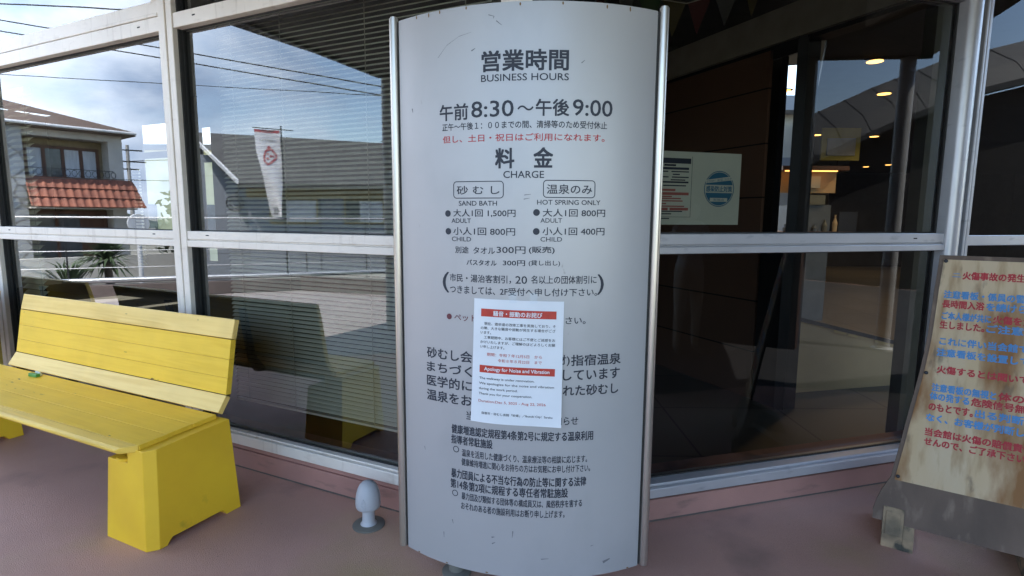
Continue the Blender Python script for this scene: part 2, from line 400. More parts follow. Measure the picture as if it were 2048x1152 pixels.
class MB:
    def __init__(s): s.v = []; s.f = []; s.m = []
    def add(s, vs, fs, mi=0):
        b = len(s.v); s.v += [Vector(p) for p in vs]
        for f in fs: s.f.append([b + i for i in f]); s.m.append(mi)
        return s
    def box(s, fr, a0, a1, b0, b1, c0, c1, mi=0):
        vs = [fr(a, b, c) for c in (c0, c1) for (a, b) in ((a0, b0), (a1, b0), (a1, b1), (a0, b1))]
        return s.add(vs, [(0, 3, 2, 1), (4, 5, 6, 7), (0, 1, 5, 4), (1, 2, 6, 5), (2, 3, 7, 6), (3, 0, 4, 7)], mi)
    def hexa(s, vs, mi=0):   # 8 corners, bottom ring then top ring
        return s.add(vs, [(0, 3, 2, 1), (4, 5, 6, 7), (0, 1, 5, 4), (1, 2, 6, 5), (2, 3, 7, 6), (3, 0, 4, 7)], mi)
    def prism(s, pts, ext, mi=0):
        n = len(pts); e = Vector(ext); p = [Vector(q) for q in pts]
        return s.add(p + [q + e for q in p], [tuple(range(n))[::-1], tuple(range(n, 2 * n))] + [(i, (i + 1) % n, n + (i + 1) % n, n + i) for i in range(n)], mi)
    def tube(s, path, r, n=10, mi=0, cap=True):
        path = [Vector(p) for p in path]; rings = []
        for i, p in enumerate(path):
            d = (path[min(i + 1, len(path) - 1)] - path[max(i - 1, 0)]).normalized()
            a = d.orthogonal().normalized() if abs(d.z) < .95 else d.cross(Vector((0, 1, 0))).normalized()
            if abs(d.z) < .95: a = d.cross(Vector((0, 0, 1))).normalized()
            b = d.cross(a); rr = r[i] if isinstance(r, (list, tuple)) else r
            rings.append([p + rr * (math.cos(t) * a + math.sin(t) * b) for t in [2 * math.pi * k / n for k in range(n)]])
        vs = [v for q in rings for v in q]; fs = []
        for i in range(len(path) - 1):
            for k in range(n): fs.append((i * n + k, i * n + (k + 1) % n, (i + 1) * n + (k + 1) % n, (i + 1) * n + k))
        if cap: fs += [tuple(range(n))[::-1], tuple(range((len(path) - 1) * n, len(path) * n))]
        return s.add(vs, fs, mi)
    def lathe(s, c, prof, n=28, mi=0):
        c = Vector(c); vs = []; fs = []
        for (r, z) in prof:
            vs += [c + Vector((r * math.cos(2 * math.pi * k / n), r * math.sin(2 * math.pi * k / n), z)) for k in range(n)]
        for i in range(len(prof) - 1):
            for k in range(n): fs.append((i * n + k, i * n + (k + 1) % n, (i + 1) * n + (k + 1) % n, (i + 1) * n + k))
        fs += [tuple(range(n))[::-1], tuple(range((len(prof) - 1) * n, len(prof) * n))]
        return s.add(vs, fs, mi)
    def build(s, name, mats, parent=None, origin=None, smooth=False, bevel=0, recalc=True, seg=2):
        if not isinstance(mats, (list, tuple)): mats = [mats]
        org = ORG[parent.name] if parent is not None else Vector(origin if origin is not None else s.v[0])
        me = bpy.data.meshes.new(name)
        me.from_pydata([tuple(p - org) for p in s.v], [], s.f)
        for m in mats: me.materials.append(m)
        me.polygons.foreach_set('material_index', s.m)
        if recalc:
            bm = bmesh.new(); bm.from_mesh(me); bmesh.ops.recalc_face_normals(bm, faces=bm.faces); bm.to_mesh(me); bm.free()
        if smooth: me.polygons.foreach_set('use_smooth', [True] * len(me.polygons))
        me.update()
        o = mk_obj(name, me, parent, org)
        if bevel:
            b = o.modifiers.new('bevel', 'BEVEL'); b.width = bevel; b.segments = seg; b.limit_method = 'ANGLE'; b.angle_limit = math.radians(35)
        return o

def smooth_by_angle(o, deg=35):
    me = o.data
    me.polygons.foreach_set('use_smooth', [True] * len(me.polygons))
    bm = bmesh.new(); bm.from_mesh(me)
    for e in bm.edges:
        if len(e.link_faces) != 2 or e.calc_face_angle(0) > math.radians(deg): e.smooth = False
    bm.to_mesh(me); bm.free()

def frame(o, ex, ey):
    o, ex, ey = Vector(o), Vector((*ex, 0)).normalized(), Vector((*ey, 0)).normalized()
    return lambda u, v, z: o + ex * u + ey * v + Vector((0, 0, z))
W3 = lambda x, y, z: Vector((x, y, z))

def copy_tree(o, parent=None):
    c = o.copy(); col.objects.link(c); ORG[c.name] = ORG[o.name]
    if parent is not None: c.parent = parent
    for ch in list(o.children): copy_tree(ch, c)
    return c

# text: glyph outlines filled as a mesh, fitted into a box and carried onto a surface
_tcache = {}
def glyphs(body, bold=0, fill=None):
    key = (body, bold)
    if key in _tcache: return _tcache[key]
    cu = bpy.data.curves.new('glyphs', 'FONT'); cu.body = body; cu.resolution_u = 3; cu.offset = 0
    o = bpy.data.objects.new('glyphs', cu); col.objects.link(o)
    bpy.context.view_layer.update()
    ev = o.evaluated_get(bpy.context.evaluated_depsgraph_get()); me = ev.to_mesh()
    vs = [v.co.copy() for v in me.vertices]; fs = [tuple(p.vertices) for p in me.polygons]
    ev.to_mesh_clear(); bpy.data.objects.remove(o); bpy.data.curves.remove(cu)
    if vs:
        x0, x1 = min(v.x for v in vs), max(v.x for v in vs); y0, y1 = min(v.y for v in vs), max(v.y for v in vs)
        vs = [((v.x - x0) / (x1 - x0), (v.y - y0) / max(1e-6, y1 - y0)) for v in vs]
    _tcache[key] = (vs, fs)
    return vs, fs
def put_text(mb, body, a0, a1, b0, b1, surf, mi=0, bold=.008):
    vs, fs = glyphs(body, 0)
    e = bold * abs(b1 - b0)          # heavier strokes: the same outlines laid four times, nudged apart, each a hair above the last
    offs = [(0, 0)] if bold < .004 else [(-e, -e), (e, -e), (-e, e), (e, e)]
    for k, (ox, oy) in enumerate(offs):
        pts = [surf(a0 + (a1 - a0) * x + ox, b0 + (b1 - b0) * y + oy) for x, y in vs]
        if k:
            n = (surf(a0 + 1e-3, b0) - surf(a0, b0)).cross(surf(a0, b0 + 1e-3) - surf(a0, b0)).normalized() * .00006 * k
            pts = [p + n for p in pts]
        mb.add(pts, fs, mi)
def put_rect(mb, a0, a1, b0, b1, surf, mi=0, n=8):
    vs = []; fs = []
    for i in range(n + 1):
        a = a0 + (a1 - a0) * i / n; vs += [surf(a, b0), surf(a, b1)]
        if i: fs.append((2 * i - 2, 2 * i, 2 * i + 1, 2 * i - 1))
    mb.add(vs, fs, mi)
def put_ellipse(mb, a, b, ra, rb, surf, mi=0, n=28, inner=0, t0=0, t1=2 * math.pi):
    vs = []; fs = []
    full = abs(t1 - t0) > 6.28
    for i in range(n + (0 if full else 1)):
        t = t0 + (t1 - t0) * i / n
        vs.append(surf(a + ra * math.cos(t), b + rb * math.sin(t)))
        if inner: vs.append(surf(a + ra * inner * math.cos(t), b + rb * inner * math.sin(t)))
    if inner:
        k = len(vs) // 2
        for i in range(k if full else k - 1):
            j = (i + 1) % k; fs.append((2 * i, 2 * j, 2 * j + 1, 2 * i + 1))
    else: fs = [tuple(range(len(vs)))]
    mb.add(vs, fs, mi)

# ------------------------------------------------------------------ frames of reference: the two glazed walls meet in a blunt corner behind the sign
K = Vector((.012, 2.39, 0))
L = frame(K, (-.9038, .4279), (.4279, .9038))     # left wall: u to the left, v into the building
R = frame(K, (.9596, .2813), (-.2813, .9596))     # right wall: u to the right, v into the building

# ------------------------------------------------------------------ setting
def structure(o): o['kind'] = 'structure'; return o
terr = [(-11.2, 6.6), (-10.05, 2.2), (-9.53, .3), (-7.5, -.95), (-3.5, -3.6), (12.5, -3.2), (12.5, 6.2), (12.3, 6.13), (.012, 2.50), (-8.6, 6.62)]
mb = MB(); mb.prism([(x, y, 0) for x, y in terr], (0, 0, -.5))
structure(mb.build('terrace_floor', M['floor'], origin=(0, 0, 0)))
mb = MB(); mb.add([(-600, -600, -1.25), (600, -600, -1.25), (600, 600, -1.25), (-600, 600, -1.25)], [(0, 1, 2, 3)])
structure(mb.build('ground', M['ground'], origin=(0, 0, -1.25)))
mb = MB(); mb.prism([(-10.9, 60, -1.24), (-16.3, 60, -1.24), (-16.3, 1.5, -1.24), (-14.0, -6, -1.24), (4, -60, -1.24), (9, -60, -1.24), (-9.0, -5, -1.24), (-10.9, 3, -1.24)], (0, 0, .02))
structure(mb.build('road', M['road'], origin=(-12, 0, -1.24)))
mb = MB(); mb.add([(-60, 13, -.9), (14, 30, -.9), (14, 160, -.9), (-60, 160, -.9)], [(0, 1, 2, 3)])
tag(mb.build('grass_field', M['grass'], origin=(-20, 60, -.9)), kind='stuff')

pv_ = [(-11.2, 6.6), (-10.05, 2.2), (-9.53, .3), (-7.5, -.95), (-3.5, -3.6), (1.2, -3.5), (.4, -1.2), (-3.6, -1.2), (-3.3, .6), (-4.3, 3.0), (-5.2, 4.6), (-6.2, 5.2), (-8.8, 6.6)]
mb = MB(); mb.prism([(x, y, .001) for x, y in pv_], (0, 0, .003))
structure(mb.build('paving', M['paving'], origin=(-6, 0, 0)))

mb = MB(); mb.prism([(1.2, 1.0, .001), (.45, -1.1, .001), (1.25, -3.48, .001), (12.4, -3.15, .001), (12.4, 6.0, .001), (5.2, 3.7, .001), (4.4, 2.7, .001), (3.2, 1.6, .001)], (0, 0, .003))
structure(mb.build('shade_sheet', M['shade_sheet'], origin=(6, 0, 0)))  # dark sheet over the floor; the shade there is in its colour

# wooded ridge far off
mb = MB(); n = 70; vs = []; fs = []
for i in range(n):
    t = i / (n - 1); a = math.radians(120 + 150 * t)
    h = 9 + 7 * math.sin(t * 9) + 4 * math.sin(t * 23 + 1) + random.uniform(-.8, .8)
    for (rr, hh) in ((150, -1.3), (158, h * .55), (168, h), (210, h * .8), (240, -1.3)):
        vs.append((rr * math.cos(a), rr * math.sin(a), hh + (random.uniform(-.9, .9) if hh > 0 else 0)))
for i in range(n - 1):
    for k in range(4): fs.append((5 * i + k, 5 * i + 5 + k, 5 * i + 6 + k, 5 * i + 1 + k))
mb.add(vs, fs)
structure(mb.build('hills', M['forest'], origin=(-160, 0, 0)))

# kerbs under the glazed walls
def kerb(fr, u0, u1, name, label):
    m_ = MB()
    m_.box(fr, u0, u1, -.012, .30, 0.0, .112)
    m_.box(fr, u0, u1, -.002, .30, .112, .141)
    m_.box(fr, u0, u1, -.019, -.0122, 0.0, .007, 1)
    tag(m_.build(name, [M['kerb'], M['sillgrime']], origin=fr(u0, 0, 0), bevel=.006), label, 'kerb')
kerb(L, .02, 8.6, 'plinth', 'pink painted kerb under the left window wall behind the yellow bench')
kerb(R, .02, 4.9, 'plinth', 'pink painted kerb under the right window wall behind the notice board')

# ------------------------------------------------------------------ left glazed wall
GV = .045    # how far the glass sits behind the frame face
lw = thing('window_wall', 'left aluminium window wall reflecting clouds and houses behind the yellow bench', 'window wall', L(0, 0, 0))
def bar(fr, parent, u0, u1, v0, v1, z0, z1, name, m, bev=.004):
    q = MB(); q.box(fr, u0, u1, v0, v1, z0, z1)
    return q.build(name, m, parent, bevel=bev)
LEFT_MULL = [(2.167, 2.283), (4.418, 4.534), (6.67, 6.786)]
for a, b in LEFT_MULL:
    q = MB()
    q.box(L, a, a + .052, -.018, .07, .142, 3.56); q.box(L, a + .055, b, -.024, .07, .142, 3.56)
    o = q.build('mullion', M['alu'], lw, bevel=.004)
    q = MB(); q.box(L, a - .012, a, .012, .06, .207, 3.54); q.box(L, b, b + .010, .012, .06, .207, 3.54)
    q.build('gasket', M['gasket'], o)
bays = [(.055, 2.155), (2.293, 4.406), (4.544, 6.658), (6.796, 8.6)]
for i, (a, b) in enumerate(bays):
    s_ = MB(); s_.box(L, a - .01, b + .01, -.022, .08, .146, .2065); s_.box(L, a - .01, b + .01, .0, .08, .2065, .216)
    s_.build('sill', M['alu'], lw, bevel=.004)
    t_ = MB(); t_.box(L, a - .01, b + .01, -.012, .07, 1.364, 1.412); t_.box(L, a - .01, b + .01, -.004, .07, 1.356, 1.364); t_.box(L, a - .01, b + .01, -.016, .07, 1.318, 1.356)
    tr = t_.build('transom', M['alu'], lw, bevel=.003)
    for su in ((a + .19, b - .17) if i else (b - .17,)):
        d_ = MB(); d_.box(L, su - .012, su + .012, -.0135, -.010, 1.386, 1.392); d_.build('drain_slot', M['slot'], tr)
    t_ = MB(); t_.box(L, a - .01, b + .01, -.012, .07, 2.570, 2.652)
    tr = t_.build('transom', M['alu'], lw, bevel=.003)
    for su in ((a + .19, b - .17) if i else (b - .17,)):
        d_ = MB(); d_.box(L, su - .012, su + .012, -.0135, -.010, 2.612, 2.619); d_.build('drain_slot', M['slot'], tr)
    if i == 1:      # an opening sash over the second bay
        s_ = MB(); s_.box(L, a, b, -.008, .05, 2.662, 2.742); s_.box(L, a, a + .07, -.008, .05, 2.742, 3.5); s_.box(L, b - .07, b, -.008, .05, 2.742, 3.5)
        s_.box(L, a + .01, b - .01, -.0135, .0, 2.655, 2.675)
        s_.build('sash_frame', M['alu'], lw, bevel=.004)
    s_ = MB(); s_.box(L, a - .01, b + .01, -.012, .07, 3.48, 3.56); s_.build('head_rail', M['alu'], lw)
    for z0, z1 in ((.214, 1.320), (1.410, 2.572), (2.650, 3.49)):
        p_ = MB(); p_.add([L(a - .006, GV, z0), L(b + .006, GV, z0), L(b + .006, GV, z1), L(a - .006, GV, z1)], [(3, 2, 1, 0)])
        p_.build('glass_pane', M['glassL'], lw, recalc=False)
        g_ = MB()
        for (x0, x1, y0, y1) in ((a - .004, b + .004, z0, z0 + .008), (a - .004, b + .004, z1 - .008, z1), (a - .004, a + .006, z0 + .008, z1 - .008), (b - .006, b + .004, z0 + .008, z1 - .008)):
            g_.box(L, x0, x1, GV - .012, GV - .002, y0, y1)
        g_.build('gasket', M['gasket'], lw)
# sealant line under the sill, dirty
q = MB(); q.box(L, .03, 8.55, -.010, .05, .1412, .1458); q.build('sealant', M['sillgrime'], lw)

# corner post behind the sign
cp = MB(); cp.prism([K + Vector((-.065, .0, .1425)), K + Vector((.0, -.03, .1425)), K + Vector((.065, -.01, .1425)), K + Vector((.055, .09, .1425)), K + Vector((-.055, .09, .1425))], (0, 0, 3.42))
tag(cp.build('corner_post', M['alu'], origin=K, bevel=.006), 'aluminium post where both window walls meet behind the silver sign', 'post')

# ------------------------------------------------------------------ right glazed wall
rw = thing('window_wall', 'right aluminium window wall with dark glass looking into the lobby', 'window wall', R(0, 0, 0))
a, b = .07, 2.497
s_ = MB(); s_.box(R, a, b, -.05, .08, .142, .190); s_.box(R, a, b, -.028, .08, .190, .205); s_.build('sill', M['alu_cool'], rw, bevel=.004)
q = MB(); q.box(R, a, b, -.044, .05, .1375, .142); q.build('sealant', M['sillgrime'], rw)
t_ = MB(); t_.box(R, a, b, -.012, .07, 1.380, 1.432); t_.box(R, a, b, -.004, .07, 1.371, 1.380); t_.box(R, a, b, -.020, .07, 1.338, 1.371)
tr = t_.build('transom', M['alu_cool'], rw, bevel=.003)
d_ = MB(); d_.box(R, 2.274, 2.298, -.0138, -.010, 1.402, 1.408); d_.build('drain_slot', M['slot'], tr)
t_ = MB(); t_.box(R, a, b, -.012, .07, 2.665, 2.745); t_.build('transom', M['alu_cool'], rw, bevel=.003)
t_ = MB(); t_.box(R, a, 4.9, -.012, .07, 3.48, 3.56); t_.build('head_rail', M['alu_cool'], rw)
for z0, z1 in ((.204, 1.340), (1.431, 2.667), (2.744, 3.49)):
    p_ = MB(); p_.add([R(a - .02, GV, z0), R(b + .006, GV, z0), R(b + .006, GV, z1), R(a - .02, GV, z1)], [(0, 1, 2, 3)])
    p_.build('glass_pane', M['glassR'], rw, recalc=False)
    g_ = MB()
    for (x0, x1, y0, y1) in ((a, b, z0, z0 + .008), (a, b, z1 - .008, z1), (b - .012, b, z0 + .008, z1 - .008)):
        g_.box(R, x0, x1, GV - .012, GV - .002, y0, y1)
    g_.build('gasket', M['gasket'], rw)
q = MB()   # rounded post beside the doorway
prof = []
for k in range(9):
    t = math.pi * k / 8; prof.append((2.546 - .049 * math.cos(t), -.012 - .034 * math.sin(t)))
q.prism([R(u, v, .0) for u, v in prof] + [R(2.595, .07, 0), R(2.497, .07, 0)], (0, 0, 3.56))
o = q.build('post', M['alu_cool'], rw); smooth_by_angle(o, 30)
bar(R, rw, 2.597, 2.640, .01, .06, 0, 3.56, 'gasket', M['gasket'], 0)
bar(R, rw, 2.640, 2.656, -.018, .06, 0, 3.56, 'door_stile', M['alu_cool'])
bar(R, rw, 2.656, 2.668, .0, .06, 0, 3.56, 'gasket', M['gasket'], 0)
bar(R, rw, 2.668, 2.690, -.012, .06, 0, 3.56, 'door_stile', M['alu_cool'])
bar(R, rw, 4.70, 4.80, -.012, .07, 0, 3.56, 'door_stile', M['alu_cool'])
bar(R, rw, 2.690, 4.70, -.012, .07, .0, .06, 'door_rail', M['alu_cool'])
bar(R, rw, 2.690, 4.70, .02, .06, 1.36, 1.42, 'door_rail', M['alu_cool'])
p_ = MB(); p_.add([R(2.688, GV, .05), R(4.705, GV, .05), R(4.705, GV, 3.5), R(2.688, GV, 3.5)], [(0, 1, 2, 3)])
p_.build('glass_pane', M['glassR'], rw, recalc=False)

# ------------------------------------------------------------------ the building over and around the rooms
bld = thing('building', 'bathhouse building above and behind the window walls with dark rooms inside', 'building', L(2, .1, 0))
q = MB()   # upper facade over the glass, roof slab
q.box(L, .07, 8.6, .0, .25, 3.562, 4.3); q.box(R, .07, 4.9, .0, .25, 3.562, 4.3)
q.build('facade', M['bulkhead'], bld)
q = MB()
q.prism([L(-.05, .15, 3.60), L(8.6, .15, 3.60), L(13, 3, 3.60), L(13, 4.62, 3.60), (-1.0, 8.2, 3.60), (-.2, 8.2, 3.60), (-.05, 2.7, 3.60)], (0, 0, .2))
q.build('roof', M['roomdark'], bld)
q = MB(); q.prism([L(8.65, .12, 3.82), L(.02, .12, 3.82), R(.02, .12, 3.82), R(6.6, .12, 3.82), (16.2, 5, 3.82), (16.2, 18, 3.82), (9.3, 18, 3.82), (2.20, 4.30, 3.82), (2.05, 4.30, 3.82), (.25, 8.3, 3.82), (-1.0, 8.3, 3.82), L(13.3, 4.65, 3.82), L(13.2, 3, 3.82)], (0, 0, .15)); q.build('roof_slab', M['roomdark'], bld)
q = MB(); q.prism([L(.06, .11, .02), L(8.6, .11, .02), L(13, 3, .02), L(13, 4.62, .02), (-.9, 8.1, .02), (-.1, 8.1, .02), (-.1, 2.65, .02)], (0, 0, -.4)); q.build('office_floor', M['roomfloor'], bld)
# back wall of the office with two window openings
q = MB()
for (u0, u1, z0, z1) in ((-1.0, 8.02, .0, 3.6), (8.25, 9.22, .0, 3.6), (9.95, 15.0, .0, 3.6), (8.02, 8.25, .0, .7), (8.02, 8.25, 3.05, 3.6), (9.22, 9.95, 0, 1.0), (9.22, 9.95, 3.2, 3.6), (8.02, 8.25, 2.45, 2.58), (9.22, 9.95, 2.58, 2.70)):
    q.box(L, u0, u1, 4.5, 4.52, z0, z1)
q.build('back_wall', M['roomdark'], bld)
q = MB(); q.box(W3, -.10, .0, 2.62, 9.0, 0, 3.6); q.build('dividing_wall', M['roomdark'], bld)
q = MB(); q.box(L, 8.6, 8.72, .0, .3, 0, 4.3); q.prism([L(8.72, .3, 0), L(8.6, .3, 0), L(13.0, 3, 0), L(13.1, 3, 0)], (0, 0, 3.6)); q.prism([L(13.0, 3, 0), L(13.1, 3, 0), L(13.3, 4.49, 0), L(13.2, 4.49, 0)], (0, 0, 3.6)); q.build('end_wall', M['white_rend'], bld)

# venetian blinds
def blind(u0, u1, v, z0, z1, pitch, depth, tilt, m, name, label, cords):
    t = thing(name, label, 'blind', L((u0 + u1) / 2, v, z0))
    s = MB(); z = z0; k = 0
    while z < z1:
        du = .004 * math.sin(k * 1.7); sag = .0015 * math.sin(k * .9)
        ca, sa = depth / 2 * math.cos(tilt), depth / 2 * math.sin(tilt)
        s.add([L(u0 + du, v - ca, z - sa + sag), L(u1 + du, v - ca, z - sa - sag), L(u1 + du, v, z + .002), L(u0 + du, v, z + .002), L(u1 + du, v + ca, z + sa - sag), L(u0 + du, v + ca, z + sa + sag)], [(0, 1, 2, 3), (3, 2, 4, 5)])
        z += pitch; k += 1
    s.build('slats', m, t, recalc=False)
    h = MB(); h.box(L, u0 - .005, u1 + .005, v - .025, v + .025, z1 + .01, z1 + .06); h.build('head_box', M['blindcream'], t)
    h = MB(); h.box(L, u0, u1, v - .012, v + .012, z0 - .035, z0 - .022); h.build('bottom_bar', m, t)
    for cu_ in cords:
        c = MB(); c.tube([L(cu_, v - depth * .55, z0 - .03), L(cu_, v - depth * .55, z1 + .02)], .0022, 5)
        c.build('cord', M['cord'], t)
blind(.16, 2.075, .20, .36, 3.38, .026, .025, math.radians(38), M['blind'], 'venetian_blind', 'wide grey venetian blind behind the glass between bench and silver sign', (.35, .95, 1.55, 1.95))
blind(4.27, 4.60, .20, .40, 2.42, .047, .05, math.radians(42), M['blindcream'], 'venetian_blind', 'narrow cream venetian blind behind the glass at the far left edge', (4.27,))
q = thing('venetian_blind', 'slim cream blind strip beside the bright rear window at the left mullion', 'blind', L(10.05, 4.4, 1))
s_ = MB(); z = .55
while z < 2.4: s_.box(L, 9.99, 10.17, 4.40, 4.44, z, z + .03); z += .06
s_.build('slats', M['blindcream'], q)

# a plain work desk edge in the office, seen only as a dark low shape behind the bench
q = thing('desk', 'dark low desk behind the glass above the yellow bench seat', 'desk', L(3.3, 2.0, 0))
s_ = MB(); s_.box(L, 2.6, 4.0, 1.7, 2.4, .69, .73); s_.build('desk_top', M['roomdark'], q)
for (u_, v_) in ((2.65, 1.75), (3.95, 1.75), (2.65, 2.35), (3.95, 2.35)):
    s_ = MB(); s_.box(L, u_ - .025, u_ + .025, v_ - .025, v_ + .025, .02, .69); s_.build('leg', M['darkmetal'], q)

# ------------------------------------------------------------------ lobby behind the right glass
lob = thing('lobby', 'dim hot spring lobby with brown panel wall behind the right window', 'interior', (3, 6, 0))
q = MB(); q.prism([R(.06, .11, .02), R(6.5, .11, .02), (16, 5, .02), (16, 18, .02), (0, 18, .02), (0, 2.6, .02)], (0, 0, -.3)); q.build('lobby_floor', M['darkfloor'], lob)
A0, Ad, An = Vector((1.99, 4.44, 0)), Vector((-.42, .907, 0)), Vector((-.907, -.42, 0))
WA = lambda s, n, z: A0 + Ad * s + An * n + Vector((0, 0, z))
q = MB(); q.box(WA, .0, 3.9, -.03, 0, .021, 2.80); q.build('panel_wall', M['brownwall'], lob)
q = MB(); q.box(WA, -2.2, 3.9, -.16, .03, 2.83, 3.08); q.build('bulkhead', M['bulkhead'], lob)
q = MB(); q.box(WA, -2.2, 3.9, -.15, -.01, 2.80, 2.83); q.build('shadow_gap', M['darkmetal'], lob)
q = MB(); q.prism([(0, 2.75, 3.45), R(.1, .15, 3.45), R(6.5, .15, 3.45), (14, 5.0, 3.45), (14, 4.4, 3.45), (0.2, 8.2, 3.45)], (0, 0, .1)); q.build('ceiling', M['roomdark'], lob)
# main lobby ceiling, to the right of the slot
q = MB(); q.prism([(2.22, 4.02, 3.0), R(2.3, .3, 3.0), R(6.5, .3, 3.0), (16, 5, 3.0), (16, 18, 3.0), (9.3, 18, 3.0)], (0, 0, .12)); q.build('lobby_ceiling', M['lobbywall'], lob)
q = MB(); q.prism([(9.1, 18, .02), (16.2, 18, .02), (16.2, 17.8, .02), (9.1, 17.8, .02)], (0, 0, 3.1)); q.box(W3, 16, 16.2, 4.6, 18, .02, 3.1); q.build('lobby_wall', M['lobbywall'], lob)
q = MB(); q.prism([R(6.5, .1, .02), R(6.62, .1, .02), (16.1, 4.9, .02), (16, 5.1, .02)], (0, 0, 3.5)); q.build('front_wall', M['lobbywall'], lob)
# partition running deep from the dark post: separates the lobby from the open court
pd = Vector((.462, .887, 0)); pn = Vector((.887, -.462, 0)); P0 = Vector((2.105, 4.21, 0))
PA = lambda s, n, z: P0 + pd * s + pn * n + Vector((0, 0, z))
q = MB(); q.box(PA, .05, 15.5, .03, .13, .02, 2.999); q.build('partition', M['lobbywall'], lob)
q = MB(); q.box(PA, -.03, .049, -.02, .05, .02, 2.999); q.build('dark_post', M['darkmetal'], lob)
# slot window between wall end and the post
q = MB(); q.prism([(1.99, 4.40, 2.72), (2.09, 4.19, 2.72), (2.11, 4.22, 2.72), (2.01, 4.43, 2.72)], (0, 0, .10)); q.build('slot_head', M['darkmetal'], lob)
q = MB(); q.prism([(2.028, 4.33, 1.362), (2.048, 4.29, 1.362), (2.070, 4.31, 1.362), (2.05, 4.35, 1.362)], (0, 0, 1.357)); q.build('slot_mullion', M['darkmetal'], lob)
q = MB(); q.prism([(1.99, 4.40, .021), (2.09, 4.19, .021), (2.11, 4.22, .021), (2.01, 4.43, .021)], (0, 0, 1.34)); q.build('slot_sill', M['darkmetal'], lob)
# sloping stair half wall
hd, hn = Vector((.973, .232, 0)), Vector((-.232, .973, 0)); H0 = Vector((2.06, 4.50, 0))
HA = lambda s, n, z: H0 + hd * s + hn * n + Vector((0, 0, z))
q = MB(); q.prism([HA(0, 0, .021), HA(1.9, 0, .021), HA(1.9, 0, .28), HA(0, 0, .745)], hn * .1); q.build('stair_panel', M['beige'], lob)
q = MB(); q.prism([HA(0, -.012, .747), HA(1.9, -.012, .282), HA(1.9, -.012, .315), HA(0, -.012, .78)], hn * .125); q.build('stair_rail', M['darkmetal'], lob)
for s0, s1 in ((.74, .87), (.885, .99), (1.18, 1.33), (1.345, 1.48)):
    zt = lambda s: .745 - s * .2447
    q = MB(); q.prism([HA(s0, -.0125, zt(s0) - .022), HA(s1, -.0125, zt(s1) - .022), HA(s1, -.0125, zt(s1) - .004), HA(s0, -.0125, zt(s0) - .004)], hn * -.004); q.build('glint_strip', M['glint'], lob)  # pale strips drawn in for light reflected along the stair rail
q = MB(); q.box(R, 2.80, 2.93, .38, .46, .021, 2.99); q.build('curtain_column', M['olive'], lob)
q = MB(); q.box(R, 2.95, 3.10, .42, .48, .021, 2.99); q.build('curtain_column', M['olive'], lob)

# downlights: one built, the rest copied
def downlight(loc):
    t = thing('downlight', 'x', 'ceiling light', loc, 'downlights in the lobby ceiling')
    q = MB(); q.lathe(Vector(loc) + Vector((0, 0, -.008)), [(.09, 0), (.09, .008), (.072, .008), (.072, 0)], 24); q.build('ring', M['darkmetal'], t)
    q = MB(); q.lathe(Vector(loc) + Vector((0, 0, -.013)), [(.070, 0), (.070, .0045)], 24); q.build('lens', M['lamp'], t)
    ld = bpy.data.lights.new('downlight_glow', 'SPOT'); ld.energy = 8; ld.color = (1, .72, .42); ld.spot_size = math.radians(150); ld.spot_blend = .8; ld.shadow_soft_size = .06
    lo = bpy.data.objects.new('glow', ld); col.objects.link(lo); lo.parent = t; lo.location = (0, 0, -.03); ORG[lo.name] = Vector(loc)
    return t
dl = [((3.41, 5.41), 'large warm downlight nearest the window glass, high under the blue sky reflection'), ((3.15, 6.62), 'warm downlight seen in front of the narrow bright slot window'),
      ((4.39, 6.74), 'warm downlight right of centre in the second lobby row'), ((5.37, 7.4), 'small warm downlight close to the olive curtain column'),
      ((5.35, 9.94), 'small downlight left in the third row above the yellow board'), ((6.45, 10.07), 'small downlight right in the third row above the yellow board'),
      ((9.86, 15.64), 'tiny left downlight far back over the dark lobby'), ((10.09, 15.06), 'tiny right downlight far back over the dark lobby')]
d0 = downlight((dl[0][0][0], dl[0][0][1], 2.999)); d0['label'] = dl[0][1]
for (x, y), lab in dl[1:]:
    c = copy_tree(d0); c.location = (x, y, 2.999); c['label'] = lab

# bunting under the front ceiling
bt = thing('bunting', 'string of small red yellow green pennants hanging behind the glass right of the sign', 'bunting', (1.3, 4.1, 3.1))
path = [Vector((.55, 4.3, 3.3)), Vector((.9, 4.25, 3.12)), Vector((1.25, 4.2, 3.05)), Vector((1.6, 4.1, 3.12)), Vector((1.95, 4.0, 3.3))]
q = MB(); q.tube(path, .004, 6); q.build('string', M['cord'], bt)
cols = ['flagR', 'flagW', 'flagG', 'flagY', 'flagR', 'flagW', 'flagY', 'flagG']
for i in range(8):
    t = (i + .5) / 8 * 4; k = int(t); p = path[k].lerp(path[k + 1], t - k); d = (path[k + 1] - path[k]).normalized()
    q = MB(); tip = p + Vector((.02 * math.sin(i), .03 * math.cos(i * 2), -.24)); nrm = Vector((0, .004, 0))
    q.prism([p - d * .085, p + d * .085, tip], nrm); q.build('pennant', M[cols[i]], bt)

